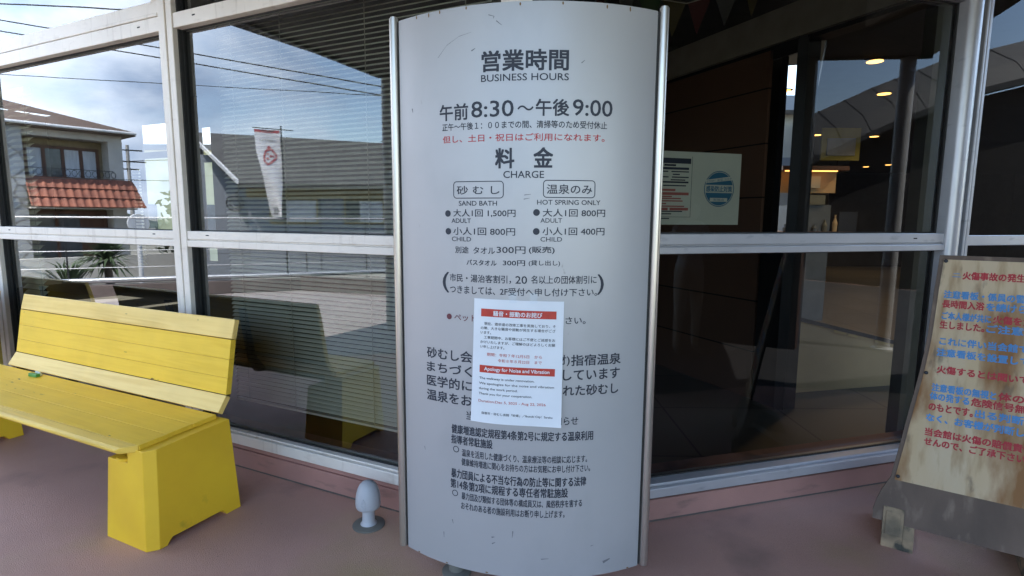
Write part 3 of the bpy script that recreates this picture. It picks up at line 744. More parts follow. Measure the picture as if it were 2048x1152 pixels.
# reception furniture deep in the lobby
ct = thing('reception_counter', 'orange lit reception counter deep inside the lobby', 'counter', (4.3, 8, .02))
q = MB(); q.box(W3, 3.85, 4.80, 7.98, 8.6, 2.21, 2.27); q.build('canopy_board', M['brownwood'], ct)
q = MB(); q.box(W3, 3.92, 4.66, 8.02, 8.06, 2.195, 2.209); q.build('lamp_strip', M['counterlamp'], ct)
q = MB(); q.box(W3, 3.88, 4.76, 8.22, 8.26, 1.90, 2.205); q.build('lit_panel', M['beige'], ct)
q = MB(); q.box(W3, 4.22, 4.50, 8.16, 8.18, 1.97, 2.14); q.build('notice', M['postergreen'], ct)
for k in range(6):
    x_ = 3.95 + k * .145; h_ = .10 + .07 * ((k * 7) % 3)
    q = MB(); q.lathe((x_, 8.02, 1.341), [(.03, 0), (.035, h_ * .5), (.012, h_ * .8), (.012, h_)], 10); q.build('bottle', M[['cabinet', 'olive', 'beige'][k % 3]], ct)
q = MB(); q.box(W3, 4.72, 4.98, 8.0, 8.3, 1.341, 1.62); q.build('till', M['darkmetal'], ct)
q = MB(); q.box(W3, 4.10, 4.62, 8.05, 8.6, .02, 1.72); q.build('cabinet', M['cabinet'], ct)
q = MB(); q.box(W3, 3.9, 4.9, 7.95, 8.65, 1.30, 1.34); q.build('counter_top', M['brownwood'], ct)
q = MB(); q.box(W3, 4.14, 4.5, 8.0, 8.04, 1.725, 1.86); q.build('notice', M['olive'], ct)
yb = thing('hanging_board', 'yellow framed notice panel hanging over the lobby counter', 'notice board', (4.8, 8.3, 2.4))
q = MB(); q.box(W3, 4.55, 5.12, 8.3, 8.33, 2.38, 2.85); q.build('board', M['yboard'], yb)
q = MB(); q.box(W3, 4.63, 5.04, 8.28, 8.299, 2.45, 2.70); q.build('sheet', M['plastic'], yb)

# card with two notices stuck inside the right pane
pv = GV + .012
PS = lambda d: (lambda u, z: R(u, pv - d, z))
po = thing('notice_card', 'cream card with round blue emblem taped inside the right window', 'notice', R(.95, pv, 1.48))
q = MB(); q.box(R, .60, 1.184, pv, pv + .003, 1.475, 1.822); q.build('card', M['postergreen'], po)
S1 = PS(.0012); S2 = PS(.0020)
q = MB()
put_rect(q, .672, .898, 1.765, 1.790, S1, 0, 1); put_rect(q, .752, .816, 1.752, 1.761, S1, 0, 1)
put_rect(q, .678, .888, 1.736, 1.747, S1, 0, 1)
for z, segs in ((1.724, ((.678, .775), (.792, .888))), (1.711, ((.685, .72), (.80, .838))), (1.698, ((.678, .778), (.796, .888))), (1.685, ((.685, .73), (.79, .87))), (1.673, ((.678, .888),)), (1.658, ((.685, .74), (.75, .875)))):
    for x0, x1 in segs: put_rect(q, x0, x1, z, z + (.0055 if len(segs) > 1 else .008), S1, 0, 1)
for x0, x1, z0, z1 in ((.664, .666, 1.512, 1.80), (.904, .906, 1.512, 1.80), (.664, .906, 1.511, 1.5125)): put_rect(q, x0, x1, z0, z1, S1, 0, 1)
for z, x0, x1 in ((1.536, .70, .86), (1.524, .745, .80), (1.502, .745, .79)): put_rect(q, x0, x1, z, z + .005, S1, 0, 1)
q.build('dark_print', M['navy'], po, recalc=False)
q = MB()
put_rect(q, .742, .818, 1.635, 1.645, S1, 0, 1); put_rect(q, .676, .892, 1.616, 1.629, S1, 0, 1)
for z, x0, x1 in ((1.606, .676, .80), (1.597, .676, .85), (1.585, .68, .86), (1.572, .676, .77), (1.560, .70, .87)): put_rect(q, x0, x1, z, z + .006, S1, 0, 1)
put_rect(q, .676, .78, 1.543, 1.556, S1, 0, 1); put_rect(q, .79, .892, 1.543, 1.556, S1, 0, 1)
q.build('red_print', M['palered'], po, recalc=False)
q = MB(); ec = (1.063, 1.650); er = .086; ez = .087
put_ellipse(q, *ec, er, ez, S1, 0, 40, inner=.955)
put_ellipse(q, *ec, er * .92, ez * .92, S1, 0, 30, t0=math.radians(14), t1=math.radians(166))
put_ellipse(q, *ec, er * .92, ez * .92, S1, 0, 30, t0=math.radians(194), t1=math.radians(346))
put_text(q, '感染防止対策', 1.063 - .074, 1.063 + .074, 1.636, 1.664, S1, 0, .02)
q.build('emblem', M['emblue'], po, recalc=False)
q = MB()
q.add([S2(.985, 1.676), S2(1.138, 1.694), S2(1.138, 1.713), S2(.985, 1.692)], [(0, 1, 2, 3)])
put_rect(q, 1.012, 1.112, 1.588, 1.606, S2, 0, 1)
q.build('emblem_band', M['postergreen'], po, recalc=False)
q = MB(); S3 = PS(.0028)
vs_, fs_ = glyphs('STOP！新型コロナ', .012)
q.add([S3(.991 + .141 * x, 1.678 + .0175 * x + .0125 * y) for x, y in vs_], fs_)
put_text(q, '実施店', 1.03, 1.094, 1.591, 1.603, S3, 0, .0)
q.build('emblem_lettering', M['emblue'], po, recalc=False)

# ------------------------------------------------------------------ the business hours sign (curved silver panel)
SA, SB, SAG, SZ0, SZ1 = Vector((-.447, 2.246)), Vector((.529, 2.124)), .147, .07, 2.257
_c = (SB - SA).length; SR = (_c * _c / 4 + SAG * SAG) / (2 * SAG); ST = (SB - SA) / _c; SN = Vector((ST.y, -ST.x)); SO = (SA + SB) / 2 - SN * (SR - SAG)
SH = math.asin(_c / 2 / SR) * SR
def cyl(d):
    def f(s, z):
        a = s / SR; p = SO + (SR + d) * (math.sin(a) * ST + math.cos(a) * SN)
        return Vector((p.x, p.y, z))
    return f
sg = thing('business_hours_sign', 'tall curved silver sign listing business hours and bath charges', 'sign', (.04, 2.19, 0))
q = MB(); n = 48; f0, f1 = cyl(0), cyl(-.012); vs = []; fs = []
ZR = [SZ0, SZ0 + .004, SZ1 - .004, SZ1]
for i in range(n + 1):
    s = -SH + 2 * SH * i / n; vs += [f0(s, SZ0), f0(s, SZ1), f1(s, SZ1), f1(s, SZ0)]
for i in range(n):
    for k in range(4): fs.append((4 * i + k, 4 * i + (k + 1) % 4, 4 * i + 4 + (k + 1) % 4, 4 * i + 4 + k))
fs += [(0, 1, 2, 3), (4 * n, 4 * n + 3, 4 * n + 2, 4 * n + 1)]
q.add(vs, fs); o = q.build('panel', M['silver'], sg); smooth_by_angle(o, 30)
q = MB()   # dark back sheet closing the lens-shaped body
bk = [Vector((p.x, p.y, SZ0 + .02)) for p in [SO + (SR - .02) * (math.sin(-SH / SR + 2 * SH / SR * i / 20) * ST + math.cos(-SH / SR + 2 * SH / SR * i / 20) * SN) for i in range(21)]]
bk += [Vector((SB.x, SB.y, SZ0 + .02)) - Vector((*SN, 0)) * .03, Vector((SA.x, SA.y, SZ0 + .02)) - Vector((*SN, 0)) * .03]
q.prism(bk, (0, 0, SZ1 - SZ0 - .04)); q.build('body', M['darkmetal'], sg)
for P_, sgn in ((SA, -1), (SB, 1)):
    c = P_ + ST * sgn * .024 - SN * .012
    q = MB(); q.tube([(c.x, c.y, SZ0 + .002), (c.x, c.y, SZ1 + .012)], .018, 20)
    q.tube([(c.x, c.y, SZ1 + .012), (c.x, c.y, SZ1 + .018)], .014, 20)
    o = q.build('side_tube', M['steel'], sg); smooth_by_angle(o, 40)
    g = P_ + ST * sgn * .003 - SN * .012
    q = MB(); q.box(lambda a_, b_, z_: Vector((g.x, g.y, z_)) + Vector((*ST, 0)) * a_ + Vector((*SN, 0)) * b_, -.003, .003, -.02, .006, SZ0 + .003, SZ1 - .002); q.build('joint', M['gasket'], sg)
for s_u in (-.29, .25):
    c = SO + (SR - .06) * (math.sin(s_u / SR) * ST + math.cos(s_u / SR) * SN)
    q = MB(); q.lathe((c.x, c.y, 0), [(.062, .001), (.062, .010), (.048, .016), (.034, .018), (.034, .075)], 28); o = q.build('foot', M['boltplate'], sg); smooth_by_angle(o, 40)

TX = [('営業時間', -0.1392, 0.1727, 2.0589, 0.0698, 'b', 2), ('BUSINESS HOURS', -0.1425, 0.1751, 2.0009, 0.024, 'b', 0), ('午前', -0.3132, -0.1944, 1.8891, 0.0575, 'b', 1), ('8:30', -0.1803, -0.0218, 1.8937, 0.0562, 'b', 0), ('～', -0.0072, 0.0504, 1.8934, 0.0174, 'b', 1), ('午後', 0.0593, 0.1778, 1.8952, 0.0572, 'b', 1), ('9:00', 0.1923, 0.3402, 1.8963, 0.0558, 'b', 0), ('正午～午後１：００までの間、清掃等のため受付休止', -0.3027, 0.3212, 1.8365, 0.0263, 'b', 0), ('但し、土日・祝日はご利用になれます。', -0.3009, 0.3129, 1.7917, 0.0264, 'r', 0), ('料', -0.0876, -0.0187, 1.7175, 0.0697, 'b', 2), ('金', 0.0534, 0.1219, 1.7195, 0.0691, 'b', 2), ('CHARGE', -0.0577, 0.0912, 1.6591, 0.0251, 'b', 0), ('砂 む し', -0.242, -0.0721, 1.6035, 0.0312, 'b', 0), ('温泉のみ', 0.1021, 0.2698, 1.6068, 0.0342, 'b', 0), ('SAND BATH', -0.2336, -0.0814, 1.555, 0.0177, 'b', 0), ('HOT SPRING ONLY', 0.0675, 0.3032, 1.5592, 0.0174, 'b', 0), ('大人1回 1,500円', -0.2571, -0.0118, 1.5186, 0.0286, 'b', 0), ('大人1回 800円', 0.0885, 0.3229, 1.5214, 0.0282, 'b', 0), ('ADULT', -0.2652, -0.184, 1.4899, 0.0169, 'b', 0), ('ADULT', 0.0806, 0.1597, 1.4931, 0.0164, 'b', 0), ('小人1回 800円', -0.2576, -0.0126, 1.451, 0.0289, 'b', 0), ('小人1回 400円', 0.0885, 0.3221, 1.4539, 0.0285, 'b', 0), ('CHILD', -0.2645, -0.1832, 1.4208, 0.0171, 'b', 0), ('CHILD', 0.0815, 0.161, 1.4242, 0.0165, 'b', 0), ('別途', -0.2499, -0.1937, 1.3801, 0.0257, 'b', 0), ('タオル', -0.1742, -0.0886, 1.3794, 0.0254, 'b', 0), ('300円', -0.0821, 0.0265, 1.3831, 0.0269, 'b', 0), ('(販売)', 0.0395, 0.1338, 1.3838, 0.0268, 'b', 1), ('バスタオル', -0.2018, -0.0827, 1.3333, 0.0208, 'b', 1), ('300円', -0.0581, 0.0251, 1.3346, 0.0205, 'b', 1), ('(貸し出し)', 0.0391, 0.1551, 1.335, 0.0223, 'b', 0), ('市民・湯治客割引，', -0.2747, -0.027, 1.2721, 0.0305, 'b', 0), ('20', -0.01, 0.0332, 1.2718, 0.0282, 'b', 0), ('名以上の団体割引に', 0.0491, 0.2961, 1.2739, 0.03, 'b', 0), ('つきましては、', -0.2742, -0.0882, 1.2269, 0.0295, 'b', 0), ('2F受付へ申し付け下さい。', -0.0688, 0.2994, 1.2267, 0.0292, 'b', 0), ('(', -0.3069, -0.2794, 1.2522, 0.0784, 'b', 0), (')', 0.3007, 0.3248, 1.2548, 0.076, 'b', 0), ('ペット', -0.2559, -0.1641, 1.1174, 0.0255, 'g', 0), ('さい。', 0.1798, 0.2568, 1.1193, 0.0268, 'b', 0), ('砂むし会', -0.389, -0.1811, 0.9634, 0.0435, 'b', 1), ('(財)', 0.1300, 0.1985, 0.9654, 0.0429, 'b', 0), ('指宿温泉', 0.2048, 0.4057, 0.9654, 0.0423, 'b', 1), ('まちづく', -0.3899, -0.1813, 0.9061, 0.0407, 'b', 1), ('しています', 0.1741, 0.4029, 0.9083, 0.0415, 'b', 1), ('医学的に', -0.3909, -0.1815, 0.8484, 0.0441, 'b', 1), ('れた砂むし', 0.1752, 0.3989, 0.8473, 0.0418, 'b', 1), ('温泉をお', -0.392, -0.1816, 0.7878, 0.0444, 'b', 1), ('当', -0.2055, -0.1712, 0.7278, 0.0348, 'b', 0), ('知らせ', 0.1445, 0.2363, 0.7262, 0.0341, 'b', 0), ('健康増進認定規程第4条第2号に規定する温泉利用', -0.2716, 0.2983, 0.6643, 0.0373, 'b', 1), ('指導者常駐施設', -0.2738, -0.0972, 0.6208, 0.0362, 'b', 1), ('温泉を活用した健康づくり、温泉療法等の相談に応じます。', -0.2261, 0.2762, 0.5705, 0.0306, 'b', 0), ('健康維持増進に関心をお持ちの方はお気軽にお申し付け下さい。', -0.2276, 0.2895, 0.532, 0.0307, 'b', 0), ('暴力団員による不当な行為の防止等に関する法律', -0.275, 0.2744, 0.4776, 0.0381, 'b', 1), ('第14条第2項に規程する専任者常駐施設', -0.2785, 0.2017, 0.433, 0.0384, 'b', 1), ('暴力団及び類似する団体等の構成員又は、風俗秩序を害する', -0.2285, 0.2597, 0.3878, 0.0312, 'b', 0), ('おそれのある者の施設利用はお断り申し上げます。', -0.2307, 0.1905, 0.3454, 0.0315, 'b', 0)]
inkmb = {'b': MB(), 'r': MB(), 'g': MB()}
TS = cyl(.0009)
BW = {0: .012, 1: .020, 2: .026}
for body, s0, s1, zc, h, k, w in TX:
    put_text(inkmb[k], body, s0, s1, zc - h / 2, zc + h / 2, TS, 0, BW[w])
dk = inkmb['b']
for s, z in ((-.2813, 1.5168), (.0656, 1.5219), (-.28, 1.4492), (.0655, 1.4525)): put_ellipse(dk, s, z, .0125, .0125, TS)
for s, z in ((-.2524, .5799), (-.2584, .3926)): put_ellipse(dk, s, z, .0135, .0135, TS, inner=.76)
def rrect(m_, s0, s1, z0, z1, r, w, surf):
    o_, i_ = [], []
    for cx_, cz_, t0 in ((s1 - r, z1 - r, 0), (s0 + r, z1 - r, 90), (s0 + r, z0 + r, 180), (s1 - r, z0 + r, 270)):
        for k in range(7):
            t = math.radians(t0 + 15 * k); o_.append(surf(cx_ + r * math.cos(t), cz_ + r * math.sin(t))); i_.append(surf(cx_ + (r - w) * math.cos(t), cz_ + (r - w) * math.sin(t)))
        if t0 in (0, 180):   # extra points along the long side so it follows the curve
            a0_, a1_ = (s1 - r, s0 + r) if t0 == 0 else (s0 + r, s1 - r); zz = (z1, z1 - w) if t0 == 0 else (z0, z0 + w)
            for k in range(1, 8): o_.append(surf(a0_ + (a1_ - a0_) * k / 8, zz[0])); i_.append(surf(a0_ + (a1_ - a0_) * k / 8, zz[1]))
    n_ = len(o_); m_.add(o_ + i_, [(j, (j + 1) % n_, n_ + (j + 1) % n_, n_ + j) for j in range(n_)])
rrect(dk, -.2568, -.0561, 1.5726, 1.6367, .014, .0032, TS)
rrect(dk, .0883, .2823, 1.5752, 1.6400, .014, .0032, TS)
dk.build('dark_lettering', M['ink'], sg, recalc=False)
inkmb['r'].build('red_lettering', M['redink'], sg, recalc=False)
put_ellipse(inkmb['g'], -.279, 1.1182, .0115, .0115, TS)
inkmb['g'].build('maroon_lettering', M['maroon'], sg, recalc=False)
q = MB(); SS = cyl(.0006)
def stroke(m_, pts, w):
    for (a0, b0), (a1, b1) in zip(pts[:-1], pts[1:]):
        dx, dy = a1 - a0, b1 - b0; l = math.hypot(dx, dy) or 1; nx, ny = -dy / l * w / 2, dx / l * w / 2
        m_.add([SS(a0 + nx, b0 + ny), SS(a0 - nx, b0 - ny), SS(a1 - nx * .4, b1 - ny * .4), SS(a1 + nx * .4, b1 + ny * .4)], [(0, 1, 2, 3)])
for pts, w in (([(-.115, 2.218), (-.094, 2.212), (-.097, 2.204)], .003), ([(-.086, 2.196), (-.066, 2.180)], .0035), ([(-.272, .275), (-.268, .258)], .004), ([(-.314, .21), (-.313, .185)], .004),
               ([(-.013, .268), (-.016, .240)], .004), ([(-.10, .232), (-.088, .235)], .006), ([(-.098, .205), (-.085, .212)], .005), ([(.355, .122), (.385, .133)], .012), ([(.36, .124), (.378, .128)], .010),
               ([(.02, 1.585), (.045, 1.588)], .003), ([(.018, 1.570), (.040, 1.574)], .003), ([(.22, 2.05), (.232, 2.06)], .004), ([(-.32, 2.09), (-.28, 2.13), (-.23, 2.155), (-.18, 2.165)], .0016),
               ([(.10, .155), (.13, .157)], .004), ([(-.41, .56), (-.405, .545)], .003), ([(.30, .20), (.312, .203)], .003), ([(-.45, 1.92), (-.447, 1.905)], .006), ([(-.18, 2.10), (-.165, 2.108)], .005)):
    stroke(q, pts, w)
q.build('scuff_marks', M['scratch'], sg, recalc=False)
q = MB()
for s in (-.42, -.36, -.31, -.20, .0, .15, .31, .40): put_ellipse(q, s, SZ1 - random.uniform(.003, .012), .003, random.uniform(.003, .009), SS, 0, 9)
for s in (-.45, -.30, -.12, .22, .47): put_ellipse(q, s, SZ0 + random.uniform(.003, .007), .006, .003, SS, 0, 9)
q.build('rust_spots', M['rust'], sg, recalc=False)

# paper notice taped to the sign
nt_ = thing('paper_notice', 'white paper apology notice with two red banners taped to the silver sign', 'paper notice', (.03, 2.03, .70))
C4 = ((-.1693, 1.1974), (.1727, 1.1924), (-.1819, .7141), (.1671, .7066))
def paper(d):
    def f(u, v):      # u right, v up (0 bottom .. 1 top)
        tl, tr_, bl, br = C4; w_ = 1 - v
        s = (tl[0] * (1 - u) + tr_[0] * u) * v + (bl[0] * (1 - u) + br[0] * u) * w_
        z = (tl[1] * (1 - u) + tr_[1] * u) * v + (bl[1] * (1 - u) + br[1] * u) * w_
        lift = .004 + .010 * (w_ ** 3) + .006 * max(0, u - .8) * 5 * w_ + .003 * math.sin(u * 7) * w_ ** 2
        return cyl(lift + d)(s, z)
    return f
q = MB(); n = 14; vs = []; fs = []; pf = paper(0)
for j in range(n + 1):
    for i in range(n + 1): vs.append(pf(i / n, j / n))
for j in range(n):
    for i in range(n): fs.append((j * (n + 1) + i, j * (n + 1) + i + 1, (j + 1) * (n + 1) + i + 1, (j + 1) * (n + 1) + i))
q.add(vs, fs); o = q.build('sheet', M['paper'], nt_, smooth=True, recalc=False)
pt1, pt2 = paper(.0008), paper(.0016)
q = MB(); rr_ = lambda v0, v1: [q.add([pt1(.085 + .835 * i / 10, v0), pt1(.085 + .835 * (i + 1) / 10, v0), pt1(.085 + .835 * (i + 1) / 10, v1), pt1(.085 + .835 * i / 10, v1)], [(0, 1, 2, 3)]) for i in range(10)]
rr_(1 - .140, 1 - .078); q.build('red_banner', M['paperred'], nt_, recalc=False)
q = MB(); rr_(1 - .592, 1 - .532); q.build('red_banner', M['paperred'], nt_, recalc=False)
q = MB()
put_text(q, '騒音・振動のお詫び', .225, .765, 1 - .131, 1 - .091, pt2, 0, .02)
put_text(q, 'Apology for Noise and Vibration', .14, .86, 1 - .581, 1 - .545, pt2, 0, .02)
q.build('white_lettering', M['paper'], nt_, recalc=False)
q = MB()
for body, u0, u1, v in (('現在、遊歩道の改修工事を実施しており、そ', .125, .915, .196), ('の際、大きな騒音や振動が発生する場合がござ', .085, .915, .232), ('います。', .085, .205, .268), ('工事期間中、お客様にはご不便とご迷惑をお', .125, .915, .306), ('かけいたしますが、ご理解のほどよろしくお願', .085, .915, .344), ('い申し上げます。', .085, .36, .382),
                        ('The walkway is under renovation.', .085, .70, .640), ('We apologize for the noise and vibration', .085, .915, .682), ('during the work period.', .085, .52, .724), ('Thank you for your cooperation.', .085, .68, .766), ('指宿市・砂むし会館「砂楽」／Ibusuki City：Saraku', .125, .905, .922)):
    put_text(q, body, u0, u1, 1 - v - .012, 1 - v + .012, pt1, 0, .012)
q.build('black_lettering', M['paperink'], nt_, recalc=False)
q = MB()
for body, u0, u1, v in (('期間：令和７年12月5日　から', .165, .775, .442), ('令和８年８月22日　まで', .29, .775, .486), ('Duration:Dec 5, 2025 - Aug 22, 2026', .085, .83, .826)):
    put_text(q, body, u0, u1, 1 - v - .013, 1 - v + .013, pt1, 0, .012)
q.build('red_lettering', M['redtxt'], nt_, recalc=False)
for u0, u1 in ((.40, .48), (.63, .71)):
    q = MB(); q.add([cyl(.0065)(C4[0][0] + .342 * u0, 1.185), cyl(.0065)(C4[0][0] + .342 * u1, 1.185), cyl(.0012)(C4[0][0] + .342 * u1, 1.222), cyl(.0012)(C4[0][0] + .342 * u0, 1.222)], [(0, 1, 2, 3)])
    q.build('tape', M['tape'], nt_, recalc=False)

# ------------------------------------------------------------------ yellow benches
BO = Vector((-1.592, 2.304, 0))
Bf = lambda o_: frame(o_, (-.9038, .4279), (.4279, .9038))     # u to the left along the bench, v towards the wall
def pedestal(B, u0, u1, parent, mirrored=False):
    """one tapered concrete block: L-shaped seen from the front (rebate for the seat), chamfered outer corner, flat arch under the side"""
    w = u1 - u0
    f = (lambda a: u1 - a) if mirrored else (lambda a: u0 + a)
    org = ORG[parent.name]
    prof = [(0, 0), (.004, .20), (.010, None), (.156, None), (.155, .390), (w - .026, .390), (w, 0)]     # None: the top, lower in front than behind
    def ring(front):
        out = []
        for a, z in prof:
            zz = z if z is not None else (.462 if front else .482)
            out.append(B(f(a), (-.027 + zz * .05) if front else (.434 - zz * .06), zz) - org)
        return out
    vs = ring(True) + ring(False); n = len(prof)
    fs = [tuple(range(n)), tuple(range(n, 2 * n))[::-1]] + [(k, (k + 1) % n, n + (k + 1) % n, n + k) for k in range(n)]
    bm = bmesh.new(); bv = [bm.verts.new(p) for p in vs]
    for fc in fs: bm.faces.new([bv[k] for k in fc])
    bmesh.ops.recalc_face_normals(bm, faces=bm.faces)
    a0, a1, a2 = B(f(.034), -.027, 0) - org, B(f(0), .014, 0) - org, B(f(.044), -.0035, .47) - org       # chamfer plane leaning with the outer front corner
    nrm = (a1 - a0).cross(a2 - a0).normalized()
    if nrm.dot(B(f(0), -.027, 0) - org - a0) < 0: nrm.negate()
    r_ = bmesh.ops.bisect_plane(bm, geom=bm.verts[:] + bm.edges[:] + bm.faces[:], plane_co=a0, plane_no=nrm, clear_outer=True)
    bmesh.ops.holes_fill(bm, edges=[e for e in bm.edges if len(e.link_faces) == 1], sides=0)
    bmesh.ops.recalc_face_normals(bm, faces=bm.faces)
    me = bpy.data.meshes.new('block'); bm.to_mesh(me); bm.free()
    cu = MB(); cu.prism([B(f(-.1), v, z) for v, z in ((.052, -.05), (.052, .006), (.076, .030), (.330, .030), (.352, .006), (.352, -.05))], B(f(w + .1), 0, 0) - B(f(-.1), 0, 0))
    cut = cu.build('cutter', M['pedestal'], origin=(0, 0, 0))
    tmp = bpy.data.objects.new('block', me); col.objects.link(tmp); tmp.location = org
    md = tmp.modifiers.new('arch', 'BOOLEAN'); md.operation = 'DIFFERENCE'; md.object = cut; md.solver = 'EXACT'
    bpy.context.view_layer.update()
    m2 = bpy.data.meshes.new_from_object(tmp.evaluated_get(bpy.context.evaluated_depsgraph_get())); m2.name = 'pedestal'
    bpy.data.objects.remove(tmp); bpy.data.objects.remove(cut)
    m2.materials.clear(); m2.materials.append(M['pedestal'])
    for p in m2.polygons: p.material_index = 0
    ped = mk_obj('pedestal', m2, parent)
    b = ped.modifiers.new('bevel', 'BEVEL'); b.width = .007; b.segments = 3; b.limit_method = 'ANGLE'; b.angle_limit = math.radians(30)
    q = MB(); c = B(f(.215), .032, .3895)
    q.lathe(c, [(.048, 0), (.048, .007), (.043, .011), (.012, .011), (.011, .003)], 24); q.build('socket', M['pedestal'], ped)
    return ped

def plank(q, B, prof, u0, u1, mi=0):
    """one board: closed (v,z) profile extruded along the bench"""
    q.prism([B(u0, v, z) for v, z in prof], B(u1, 0, 0) - B(u0, 0, 0), mi)

def offset_board(p0, p1, th, gap):
    d = Vector((p1[0] - p0[0], p1[1] - p0[1])).normalized(); nrm = Vector((d.y, -d.x))   # towards the back / underside
    a = Vector(p0) + d * gap; b = Vector(p1) - d * gap
    return [tuple(a), tuple(b), tuple(b + nrm * th), tuple(a + nrm * th)]

def bench(o_, label, u_peds, u_seat, u_back):
    B = Bf(o_); t = thing('bench', label, 'bench', o_ + Vector((0, 0, 0)), 'yellow benches along the window wall')
    for (a_, b_, mir) in u_peds: pedestal(B, a_, b_, t, mir)
    u0, u1 = u_seat
    # seat: three boards and a pale bull-nosed front board
    q = MB()
    vsz = [(.005, .484), (.135, .489), (.262, .495), (.384, .502)]
    for k in range(3):
        p0, p1 = vsz[k], vsz[k + 1]
        plank(q, B, [(p0[0] + .0005, p0[1]), (p1[0] - .0005, p1[1]), (p1[0] - .0005, p1[1] - .034), (p0[0] + .0005, p0[1] - .034)], u0 + .004 * (k % 2), u1)
    seat = q.build('seat', M['yellow'], t, bevel=.0014)
    q = MB(); pf_ = [(.0035, .4845), (-.040, .477), (-.052, .470), (-.056, .461), (-.051, .452), (-.042, .449), (.0035, .452)]
    nn_ = len(pf_); ma = [B(u0 + .004 + max(0, .0035 - v) * 1.25, v, z) for v, z in pf_]; mb_ = [B(u1, v, z) for v, z in pf_]
    q.add(ma + mb_, [tuple(range(nn_))[::-1], tuple(range(nn_, 2 * nn_))] + [(k, (k + 1) % nn_, nn_ + (k + 1) % nn_, nn_ + k) for k in range(nn_)]); q.build('front_board', M['frontyellow'], seat, bevel=.003)
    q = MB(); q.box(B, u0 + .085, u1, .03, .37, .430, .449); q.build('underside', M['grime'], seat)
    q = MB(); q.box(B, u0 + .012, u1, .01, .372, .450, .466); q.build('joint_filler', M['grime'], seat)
    u0, u1 = u_back
    q = MB()
    kk = [(.442, .588), (.457, .672), (.473, .767), (.490, .868)]
    for k in range(3):
        plank(q, B, offset_board(kk[k], kk[k + 1], .030, .0005), u0, u1)
    bk_ = q.build('backrest', M['yellow'], t, bevel=.0014)
    q = MB(); plank(q, B, offset_board((.389, .509), (.4415, .5865), .030, .001), u0 - .004, u1 + .004); q.build('lower_board', M['paleyellow'], bk_, bevel=.003)
    q = MB(); plank(q, B, offset_board((.4905, .871), (.517, .972), .030, .001), u0 - .003, u1 + .003); q.build('top_board', M['paleyellow'], bk_, bevel=.004)
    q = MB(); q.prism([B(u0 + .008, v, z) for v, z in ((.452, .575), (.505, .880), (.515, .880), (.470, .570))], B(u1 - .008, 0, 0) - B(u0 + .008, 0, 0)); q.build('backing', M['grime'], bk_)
    for ub in (u0 + .65, u1 - .65):
        q = MB(); q.prism([B(ub - .02, v, z) for v, z in ((.40, .47), (.46, .545), (.525, .90), (.555, .90), (.51, .56), (.46, .45), (.40, .44))], B(.04, 0, 0) - B(0, 0, 0)); q.build('bracket', M['darkmetal'], t)
    return t
bench(BO, 'yellow bench with pale boards in front of the left window, nearest the silver sign', [(.0, .33, False), (2.15, 2.47, False)], (.078, 2.42), (.075, 2.15))
o2 = Bf(BO)(2.47, 0, 0)
bench(o2, 'second yellow bench past the left picture edge, seen mirrored in the window', [(1.95, 2.27, True)], (.02, 2.2), (.06, 2.2))
# eraser-sized green wrapper on the seat
B = Bf(BO)
gw = thing('wrapper', 'small green and clear plastic wrapper lying on the yellow bench seat', 'wrapper', B(1.70, .345, .500))
q = MB(); q.hexa([B(1.655, .325, .5005), B(1.735, .318, .5005), B(1.738, .345, .5015), B(1.658, .352, .5015), B(1.658, .327, .519), B(1.732, .320, .522), B(1.735, .343, .521), B(1.661, .349, .520)])
q.build('green_piece', M['green'], gw, bevel=.003)
q = MB(); q.hexa([B(1.66, .348, .5015), B(1.725, .345, .5015), B(1.72, .366, .503), B(1.668, .368, .503), B(1.668, .352, .525), B(1.715, .349, .532), B(1.712, .362, .529), B(1.672, .364, .522)])
q.build('clear_piece', M['clearwhite'], gw, bevel=.004)

# ------------------------------------------------------------------ mushroom headed bollard
bp_ = Vector((-.697, 2.533, 0))
bo = thing('bollard', 'small grey mushroom headed bollard on the floor left of the silver sign', 'bollard', bp_)
q = MB(); q.lathe(bp_, [(.078, .0005), (.078, .005), (.072, .0085), (.036, .010)], 40); o = q.build('base_plate', M['boltplate'], bo); smooth_by_angle(o, 30)
q = MB(); q.lathe(bp_, [(.042, .008), (.036, .014), (.0305, .024), (.0295, .05), (.0295, .10)], 32); o = q.build('stem', M['bollard'], bo); smooth_by_angle(o, 50)
q = MB(); q.lathe(bp_, [(.030, .096), (.046, .092), (.056, .095), (.0595, .103), (.0605, .120), (.059, .145), (.0555, .168), (.049, .190), (.040, .208), (.028, .221), (.014, .228), (.003, .2295)], 40); cap = q.build('cap', M['bollard'], bo); smooth_by_angle(cap, 50)
q = MB()   # raised triangular mark
ang0 = math.atan2(-2.45, .38)
def cs(a_, z_, d=.0):
    th = ang0 + a_ / .06; rr = .0604 + d - max(0, (z_ - .125)) * .06
    return bp_ + Vector((rr * math.cos(th), rr * math.sin(th), z_))
def tri_bar(p, r_, w):
    (a0, z0), (a1, z1) = p, r_; l = math.hypot(a1 - a0, z1 - z0); nx, nz_ = -(z1 - z0) / l * w, (a1 - a0) / l * w
    q.hexa([cs(a0 + nx, z0 + nz_, -.002), cs(a0 - nx, z0 - nz_, -.002), cs(a1 - nx, z1 - nz_, -.002), cs(a1 + nx, z1 + nz_, -.002), cs(a0 + nx, z0 + nz_, .0018), cs(a0 - nx, z0 - nz_, .0018), cs(a1 - nx, z1 - nz_, .0018), cs(a1 + nx, z1 + nz_, .0018)])
for p, r_ in (((-.030, .137), (-.018, .160)), ((-.018, .160), (-.008, .139)), ((-.030, .137), (-.008, .137)), ((-.026, .128), (-.017, .112)), ((-.010, .130), (-.017, .112)), ((-.014, .105), (-.007, .120))): tri_bar(p, r_, .0016)
q.build('raised_mark', M['bollard'], cap)

